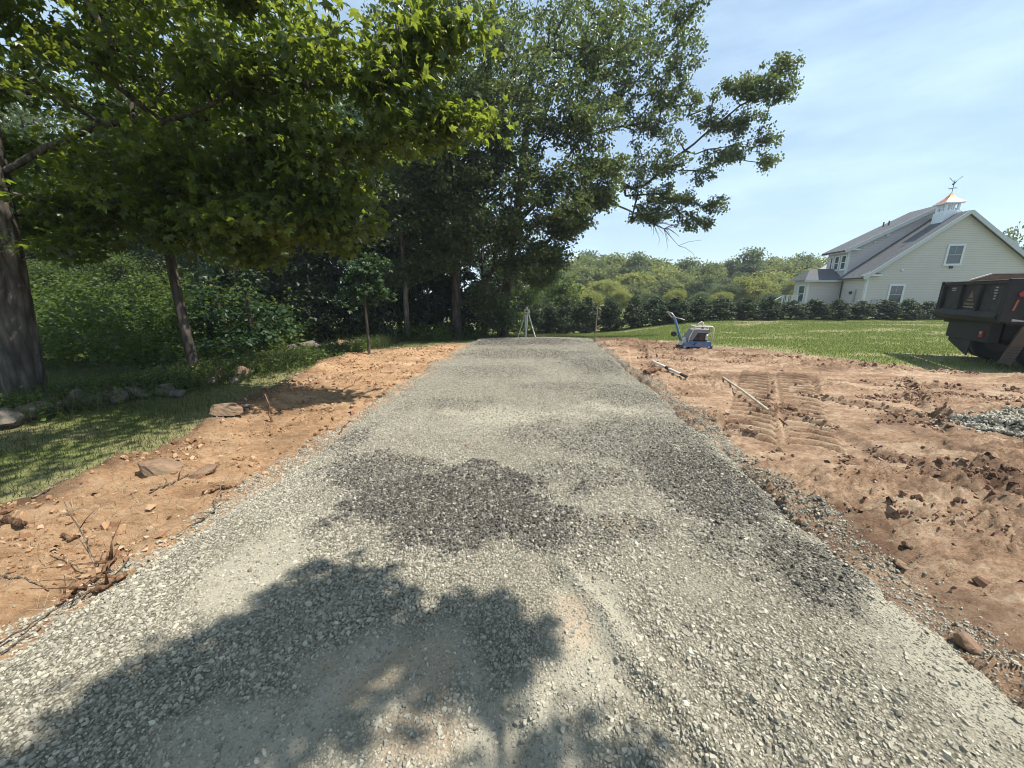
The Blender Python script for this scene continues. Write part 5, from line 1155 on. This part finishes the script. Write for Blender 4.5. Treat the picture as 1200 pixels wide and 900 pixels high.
def railing():
    x, y, z = W(920, 352, 27.5); b = empty('deck_railing', (x - .2, 27.5, .55), rad(-8), 'white stair railing showing over the hedge beside the house', 'railing')
    b.scale = (.75, .75, .62); wt = plain('railing_white', (.55, .57, .58), .5, var=.05)
    for i in range(4): MB().box(-.05 + i * .42, .05 + i * .42, -.05, .05, -.4, 1.45).build('post', wt, b)
    MB().box(-.1, 1.4, -.04, .04, 1.46, 1.53).build('top_rail', wt, b); MB().tube([(-.05, 0, 1.4), (-.95, 0, .75)], .05, 6).build('stair_rail', wt, b)
    for i in range(9): MB().box(.02 + i * .14, .06 + i * .14, -.015, .015, .2, 1.4).build('baluster', wt, b)
railing()

hz = MB().box(-130, 150, -25, 130, -6, 24).build('haze', None); tag(hz, 'thin summer haze over the lawn and the far wood', 'haze', kind='stuff')
hm = bpy.data.materials.new('haze'); hm.use_nodes = True; hm.node_tree.nodes.clear(); ho = hm.node_tree.nodes.new('ShaderNodeOutputMaterial'); hv = hm.node_tree.nodes.new('ShaderNodeVolumePrincipled')
hv.inputs['Color'].default_value = (.80, .88, 1, 1); hv.inputs['Density'].default_value = .0009; hv.inputs['Anisotropy'].default_value = .0; hm.node_tree.links.new(hv.outputs[0], ho.inputs['Volume']); hz.data.materials.append(hm)
# ------------------------------------------------------------------ sky, sun, camera
w = bpy.data.worlds.new('World'); scene.world = w; w.use_nodes = True; nt = w.node_tree; nt.nodes.clear()
sky = nt.nodes.new('ShaderNodeTexSky'); sky.sky_type = 'NISHITA'; sky.sun_disc = False; sky.sun_elevation = SUN_EL; sky.sun_rotation = SUN_AZ
sky.air_density = 1.0; sky.dust_density = .4; sky.ozone_density = 2.0; sky.altitude = 100
tc = nt.nodes.new('ShaderNodeTexCoord'); mp = nt.nodes.new('ShaderNodeMapping'); mp.inputs['Scale'].default_value = (1.0, 1.6, 5.5); mp.inputs['Rotation'].default_value = (0, rad(12), rad(20))
nz = nt.nodes.new('ShaderNodeTexNoise'); nz.inputs['Scale'].default_value = 1.6; nz.inputs['Detail'].default_value = 7; nz.inputs['Roughness'].default_value = .55
rp = nt.nodes.new('ShaderNodeValToRGB'); rp.color_ramp.elements[0].position = .46; rp.color_ramp.elements[0].color = (.36, .36, .36, 1); rp.color_ramp.elements[1].position = .68; rp.color_ramp.elements[1].color = (.66, .66, .66, 1)
mx = nt.nodes.new('ShaderNodeMix'); mx.data_type = 'RGBA'; mx.inputs['B'].default_value = (6.6, 8.7, 10.3, 1)
bg = nt.nodes.new('ShaderNodeBackground'); bg.inputs['Strength'].default_value = .085; ow = nt.nodes.new('ShaderNodeOutputWorld')
L_ = nt.links.new
L_(tc.outputs['Generated'], mp.inputs[0]); L_(mp.outputs[0], nz.inputs['Vector']); L_(nz.outputs['Fac'], rp.inputs[0]); L_(rp.outputs[0], mx.inputs['Factor']); L_(sky.outputs[0], mx.inputs['A']); L_(mx.outputs['Result'], bg.inputs[0]); L_(bg.outputs[0], ow.inputs[0])
sd = bpy.data.lights.new('sun', 'SUN'); sd.energy = 5.0; sd.angle = rad(.55); sd.color = (1, .955, .87)
so = bpy.data.objects.new('sun', sd); COL.objects.link(so); so.rotation_euler = Vector(SUN).to_track_quat('Z', 'Y').to_euler(); so.location = (20, 10, 40)
cd = bpy.data.cameras.new('camera'); cam = bpy.data.objects.new('camera', cd); COL.objects.link(cam)
cd.sensor_width = 36; cd.lens = F / 1200 * 36; cd.clip_end = 4000; cd.clip_start = .05
cam.location = (0, 0, CAMH); cam.rotation_euler = (math.pi / 2 - TH, 0, 0)
scene.camera = cam
scene.view_settings.view_transform = 'Standard'; scene.view_settings.look = 'None'; scene.view_settings.exposure = .74; scene.view_settings.gamma = 1
try: scene.view_settings.use_curve_mapping = False
except Exception: pass
cy = scene.cycles; cy.max_bounces = 6; cy.diffuse_bounces = 3; cy.glossy_bounces = 2; cy.transmission_bounces = 3; cy.transparent_max_bounces = 4; cy.caustics_reflective = False; cy.caustics_refractive = False
cy.use_denoising = True; cy.filter_width = 1.05
